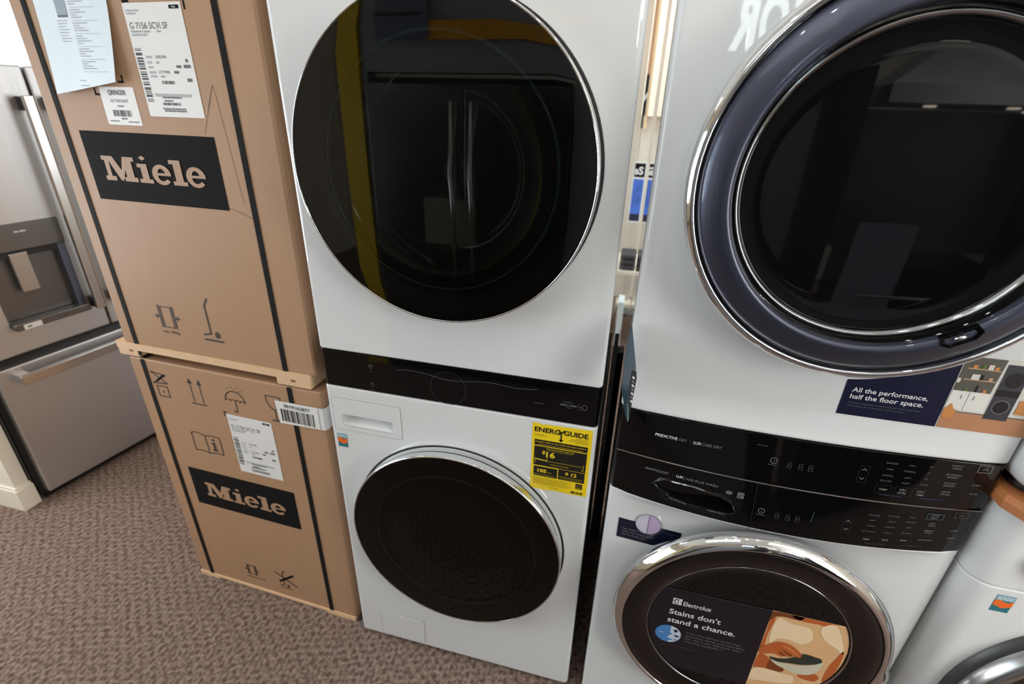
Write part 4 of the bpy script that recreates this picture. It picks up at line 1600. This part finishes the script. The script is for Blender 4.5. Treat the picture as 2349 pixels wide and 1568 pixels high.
b = MB(ro)
rsec(b, (.02, .7875), ENAMEL2)
b.build('cabinet', TR)
b = MB(ro)
rsec(b, (.7885, .962), ENAMEL2, e=.0025)
pn = b.build('control_panel', TR)
b = MB(ro)
b.lathe(1.545, .865, [(.040, RY), (.040, RY - .004), (.036, RY - .022), (.033, RY - .026), (.002, RY - .026)], CHROME, cap_end=True)
b.build('dial', pn)
b = MB(ro)
estar(b, 1.484, 1.515, .727, .771, flat(RY))
b.build('rebate_sticker', TR, 'small teal and orange sticker')
for fx in (RX0 + .06, RX0 + RW - .06):
    b = MB(ro)
    b.loft([[(fx + .022 * math.cos(a * pi / 8), .05 + .022 * math.sin(a * pi / 8), z) for a in range(16)] for z in (0, .022)], RUBBER)
    b.build('foot', TR)
RCX, RCZ = RX0 + RW / 2, .472
b = MB(ro)
rim = mat('satin_grey_rim', (.42, .42, .42), .22, .9)
b.lathe(RCX, RCZ, [(.296, RY), (.292, RY - .014), (.284, RY - .018)], mat('graphite_ring', (.05, .05, .05), .35))
b.lathe(RCX, RCZ, [(.284, RY - .018), (.281, RY - .036), (.274, RY - .046), (.262, RY - .050), (.258, RY - .047)], rim)
rd = b.build('door', TR, 'round door with a grey metallic rim')
b = MB(ro)
b.lathe(RCX, RCZ, [(.258, RY - .047), (.240, RY - .044), (.10, RY - .050), (.002, RY - .052)], BROWNG, cap_end=True)
b.build('door_glass', rd)

# wooden board between the stacked machines at the right edge
t = root('wooden_board', (RX0 + RW / 2, .2, .962), 'orange-brown wooden board lying on the washer at the right edge', 'board')
b = MB((-(RX0 + RW / 2), -.2, -.962))
OWL = mat('board_edge', rgb(176, 122, 84), .35, noise=.12, nscale=40)
pts = [(RX0 - .010, .5), (RX0 - .010, -.045), (RX0 + .012, -.080), (RX0 + .04, -.090), (RX0 + RW, -.090), (RX0 + RW, .5)]
ins = [(x + (.006 if x < RX0 + .02 else 0), y + (.008 if y < 0 else 0)) for x, y in pts]
b.loft([[(x, y, .962) for x, y in pts], [(x, y, .978) for x, y in pts], [(x, y, .988) for x, y in ins]], ORWOOD)
b.build('top_board', t)
t = root('stacked_dryer', (RX0 + RW / 2, 0, .989), 'white upper dryer at the right edge above the wooden board, only its corner showing', 'dryer')
do = (-(RX0 + RW / 2), 0, -.989)
b = MB(do)
rsec(b, (.989, 1.012), DARKC, r=.03, off=.03, x0=RX0 + .015)  # charcoal strip, shade of the gap under the dryer put into colour
b.build('base', t)
b = MB(do)
rings = []
for z, i in ((1.012, .012), (1.022, .004), (1.040, 0), (1.845, 0), (1.85, .004)):
    rings.append([(x, y, z) for x, y in rfoot(RX0 - .0045, RX0 + RW, -.075, .72, .05, n=10, inset=i)])
b.loft(rings, ENAMEL2, smooth=True)
b.build('cabinet', t)
b = MB(do)
b.lathe(RCX, 1.46, [(.296, -.075), (.292, -.090), (.270, -.112), (.258, -.110)], rim)
b.lathe(RCX, 1.46, [(.258, -.110), (.240, -.106), (.002, -.112)], BLACKG, cap_end=True)
b.build('door', t)


# ------------------------------------------------------------------ steel refrigerator at the left
FA = math.atan2(.992, .129)
TF = root('refrigerator', (-1.617, .170, 0), 'stainless steel french-door refrigerator with water dispenser, standing left of the cartons', 'refrigerator', FA)
FW = .93
b = MB()
b.box(.0, FW, .045, .75, .03, 1.69, STEELD)
b.build('cabinet', TF)
b = MB()
b.box(.02, FW - .01, .03, .10, .0, .036, BLACKP)
b.box(.004, FW, .02, .045, .03, 1.68, BLACKP)
b.build('base_grille', TF)


def fdoor(name, x0, x1, z0, z1, hole=None):
    m = MB()
    m.slab(x0, x1, z0, z1, -.020, .022, .006, STEEL, .006)
    o = m.build(name, TF)
    if hole:
        c = MB()
        c.slab(*hole, -.05, .015, .004, PEWTER, .0005)
        cut(o, c.build('c', TF))
    return o


d1 = fdoor('door', .022, .460, .664, 1.688, (.125, .398, .775, 1.055))
d2 = fdoor('door', .468, FW - .004, .664, 1.688)
dw = fdoor('drawer', .022, FW - .004, .045, .626)


def vhandle(parent, x0, x1, z0, z1):
    m = MB()
    m.slab(x0, x1, z0, z1, -.078, -.062, .004, STEELH, .003)
    m.box(x0 + .004, x1 - .004, -.063, -.018, z0 + .004, z0 + .05, DARKC)
    m.box(x0 + .004, x1 - .004, -.063, -.018, z1 - .05, z1 - .004, DARKC)
    m.build('handle', parent)


vhandle(d1, .405, .437, .765, 1.59)
vhandle(d2, .490, .522, .765, 1.59)
m = MB()
m.slab(.070, FW - .055, .560, .600, -.078, -.062, .004, STEELH, .003)
m.box(.074, .110, -.063, -.018, .564, .596, STEELH)
m.box(FW - .095, FW - .059, -.063, -.018, .564, .596, STEELH)
m.build('handle', dw)
# dispenser
m = MB()
m.slab(.125, .402, 1.055, 1.155, -.024, -.018, .004, PEWTER, .002)
m.greek(.25, .29, 1.12, .006, flat(-.024), INKW)
m.build('dispenser_display', d1)
m = MB()
m.box(.127, .396, .010, .0145, .777, 1.053, PEWTER)
m.box(.127, .132, -.018, .012, .777, 1.053, STEELD)
m.box(.372, .397, -.018, .012, .777, 1.053, mat('recess_bluegrey', rgb(120, 128, 150), .3, .6))
m.box(.127, .396, -.016, .012, 1.03, 1.053, DARKC)
m.build('dispenser_recess', d1)
m = MB()
m.slab(.208, .266, .895, 1.045, -.020, -.008, .003, STEELH, .002)
m.build('dispenser_paddle', d1)
m = MB()
m.slab(.128, .400, .760, .790, -.046, .0, .010, PEWTER, .004)
m.build('drip_tray', d1)
m = MB()
m.slab(.155, .215, .762, .782, -.048, -.0462, .002, PAPER, .0005)
m.greek(.165, .180, .769, .006, flat(-.048), INKM)
m.build('tray_sticker', d1, 'small white sticker')

# ------------------------------------------------------------------ seen through the gap between the towers
t = root('metal_bracket', (.705, .62, 0), 'grey perforated metal upright standing in the gap between the two towers', 'bracket')
m = MB((-.705, -.62, 0))
ZN = mat('galvanised', rgb(120, 130, 136), .35, .7)
m.box(.690, .704, .60, .602, 0, .93, ZN)
m.box(.702, .704, .602, .63, 0, .93, ZN)
for k in range(7):
    m.disc(.697, .87 - k * .06, .002, .002, flat(.60), BLACKP, n=10)
m.build('upright', t)
m = MB((-.705, -.62, 0))
m.box(.688, .712, .596, .600, .86, .885, ZN)
m.build('cross_plate', t)
m = MB((-.705, -.62, 0))
m.box(.688, .726, .605, .66, 0, .86, RUBBER)  # added board, hides the carpet and keeps the lower gap dark
m.build('added_gap_darkener', t)

t = root('display_column', (.69, 3.35, 0), 'cream and white column far behind the gap', 'column')
m = MB((-.69, -3.35, 0))
m.box(.672, .688, 3.3, 3.4, 1.46, 2.8, mat('column_cream', rgb(226, 200, 160), .6))
m.box(.688, .73, 3.28, 3.4, 1.55, 2.8, CREAM)
m.build('shaft', t)
m = MB((-.69, -3.35, 0))
m.box(.60, .75, 3.27, 3.42, 0, .05, CREAM)
m.box(.66, .73, 3.36, 3.42, .05, 1.55, WALLP)
m.build('foot_block', t)
o = tag(MB((-.45, -3.5, 0)).box(.2, .670, 3.45, 3.59, 1.84, 2.6, mat('tan_panel', rgb(196, 158, 128), .6)).build('wood_panel'), 'tan wooden wall panel seen at the top of the gap', 'wall panel')
o.location = (.45, 3.5, 0)
m = MB((-.45, -3.44, -1.5))
m.box(.3, .668, 3.43, 3.448, 1.46, 1.83, DARKC)
m.poly([(.60, 1.62), (.668, 1.72), (.668, 1.68), (.60, 1.58)], flat(3.43), INKW, .001)
o = m.build('wall_poster')
o.location = (.45, 3.44, 1.5)
tag(o, 'dark poster with a white diagonal stripe, behind the gap', 'poster')
t = root('poster_stand', (.66, 3.2, 0), 'floor poster with black header lettering and a blue picture, behind the gap', 'poster')
m = MB((-.66, -3.2, 0))
m.box(.45, .735, 3.18, 3.20, .78, 1.235, mat('poster_frame', rgb(220, 226, 230), .4))
m.rect(.46, .725, 1.125, 1.225, flat(3.18), INKK, .001)
m.text('eS', .712, 1.145, .055, flat(3.18), INKW, align='R', bold=.03, d=.002)
m.rect(.46, .725, .845, 1.11, flat(3.18), mat('poster_blue', rgb(70, 110, 205), .4, noise=.5, nscale=14), .001)
m.rect(.46, .725, .79, .845, flat(3.18), mat('poster_indigo', rgb(34, 36, 66), .4), .001)
m.build('poster_panel', t)
m = MB((-.66, -3.2, 0))
m.box(.58, .62, 3.19, 3.21, 0, .78, ZN)
m.box(.45, .74, 3.10, 3.30, 0, .02, ZN)
m.build('stand', t)
t = root('display_shelf', (.65, 2.75, 0), 'white low display shelf far behind the gap', 'shelf')
m = MB((-.65, -2.75, 0))
m.box(.3, .95, 2.5, 3.0, .55, .575, CREAM)
m.build('shelf_board', t)
m = MB((-.65, -2.75, 0))
m.box(.3, .32, 2.5, 3.0, 0, .55, CREAM)
m.build('side_panel', t)
m = MB((-.65, -2.75, 0))
m.box(.93, .95, 2.5, 3.0, 0, .55, CREAM)
m.build('side_panel', t)
for k in range(3):
    m = MB((-.62, -2.6, 0))
    z = .576 + k * .038
    m.slab(.50, .74, z, z + .035, 2.52, 2.7, .014, mat('charcoal_towel', rgb(70, 70, 74), .9), .012)
    o = m.build('folded_towel')
    o.location = (.62, 2.6, 0)
    tag(o, 'dark grey folded towel on the shelf behind the gap, %s of the pile' % ('bottom', 'middle', 'top')[k], 'towel', 'folded towels on the shelf')
m = MB((-.66, -2.3, 0))
m.slab(.60, .70, .0, .45, 2.22, 2.36, .01, mat('white_carton', rgb(226, 240, 246), .4), .006)
o = m.build('white_box')
o.location = (.66, 2.3, 0)
tag(o, 'tall white box standing on the floor behind the gap', 'box')

# ------------------------------------------------------------------ display row behind the camera, mirrored in the doors
b = MB()
b.box(-.78, 1.30, -1.86, -1.76, 1.775, 2.45, GREYW)
b.box(.44, 1.30, -1.86, -1.76, 0, 1.775, GREYW)
b.box(-.79, -.75, -1.86, -1.76, 0, 1.775, GREYW)
struct(b.build('wall_display'))
b = MB()
b.box(-.93, -.79, -1.88, -1.74, 0, 2.6, YWALL)
o = b.build('display_post')
tag(o, 'yellow display post beside the grey refrigerator wall opposite the towers', 'post')
m = MB()
m.box(-.38, 1.30, -1.76, -1.735, 1.925, 2.01, OWALL)
o = m.build('header_band')
tag(o, 'orange-yellow header band above the mirrored refrigerator opposite the towers', 'sign band')
m = MB()
m.box(-.66, -.36, -1.76, -1.72, 1.93, 2.12, mat('blue_grey_box', rgb(104, 112, 130), .4))
m.box(-.66, -.40, -1.722, -1.715, 2.03, 2.04, DARKC)
o = m.build('wall_display_box')
tag(o, 'blue-grey display box at the left of the header band opposite the towers', 'display box')
t = root('dark_refrigerator', (-.16, -1.72, 0), 'dark stainless refrigerator with twin bar handles, opposite the left tower', 'refrigerator', pi)
for x0, x1 in ((-.575, -.003), (.003, .575)):
    m = MB()
    m.slab(x0, x1, .05, 1.72, -.02, .03, .006, DSTEEL, .004)
    d_ = m.build('door', t)
    xh = -.055 if x0 < 0 else .055
    m = MB()
    m.tube([(xh, -.075, .55), (xh, -.075, 1.64)], .014, STEELH, 12)
    for z in (.60, 1.60):
        m.tube([(xh, -.075, z), (xh, -.018, z)], .010, STEELH, 10)
    m.build('handle', d_)
m = MB()
m.box(-.58, .58, .03, .30, 0, 1.75, BLACKP)
m.build('cabinet', t)
m = MB((0, 0, 0))
m.box(-.42, -.10, -1.6982, -1.697, .87, 1.13, mat('shade_toned_sheet', rgb(128, 132, 122), .5))  # white paper toned grey, its shading put into the colour
o = m.build('price_sheet')
tag(o, 'white price sheet on the dark refrigerator opposite the left tower', 'paper sheet')
# range alcove mirrored in the right tower's door
t = root('range_hood', (2.05, -1.7, 1.73), 'stainless chimney range hood opposite the right tower', 'range hood', pi)
m = MB()
m.box(-.47, .47, 0, .45, 0, .085, HSTEEL)
m.loft([[(-.47, 0, .085), (.47, 0, .085), (.47, .45, .085), (-.47, .45, .085)], [(-.13, .15, .36), (.13, .15, .36), (.13, .42, .36), (-.13, .42, .36)]], HSTEEL)
m.box(-.13, .13, .15, .42, .36, .9, HSTEEL)
m.build('canopy', t)
for x in (-.2, .2):
    m = MB()
    m.loft([[(x + .03 * math.cos(a * pi / 8), .2 + .03 * math.sin(a * pi / 8), z) for a in range(16)] for z in (-.006, 0)], mat('hood_lamp', (1, 1, 1), .5, emit=(1, .85, .7, 1), es=14))
    m.build('lamp', t)
m = MB()
m.box(1.50, 2.60, -2.16, -2.14, .90, 1.72, mat('grey_backsplash', rgb(128, 128, 130), .35, .3))
m.box(1.34, 1.50, -2.16, -1.70, 0, 2.1, DARKC)
m.box(2.60, 2.76, -2.16, -1.70, 0, 2.1, DARKC)
struct(m.build('wall_alcove'))
t = root('range', (2.05, -1.72, 0), 'black glass cooking range under the hood opposite the right tower', 'range', pi)
m = MB()
m.box(-.38, .38, .0, .42, .03, .90, BLACKG)
m.build('body', t)
m = MB()
m.tube([(-.32, -.04, .74), (.32, -.04, .74)], .012, STEELH, 10)
m.build('handle', t)
m = MB()
m.box(1.63, 1.93, -1.7185, -1.717, .62, 1.14, mat('blue_white_sheet', rgb(170, 176, 200), .5))
o = m.build('price_card')
tag(o, 'tall blue-white price card in front of the range opposite the right tower', 'paper sheet')

# lit sign letters
LET = mat('lit_letter', (1, 1, 1), .5, emit=(.80, .95, 1.0, 1), es=12.0)
t = root('lit_sign', (1.2, -1.70, 1.86), 'black sign board with lit white letters opposite the right tower', 'sign')
m = MB((-1.2, 1.70, -1.86))
m.box(.89, 1.29, -1.73, -1.71, 1.80, 2.12, DARKC)
m.build('sign_board', t)
for s_, xa_, xb_ in (('R', .925, 1.030), ('O', 1.040, 1.155), ('I', 1.172, 1.200)):
    vs, fs, wg = glyphs(s_, .045)
    m = MB((-1.2, 1.70, -1.86))
    P_ = [(xb_ - a_ * (xb_ - xa_) / wg, -1.705, 1.850 + c_ * .19 / .7) for a_, c_ in vs]
    m.add(P_, fs, LET)
    m.build('letter', t, 'lit letter ' + s_)
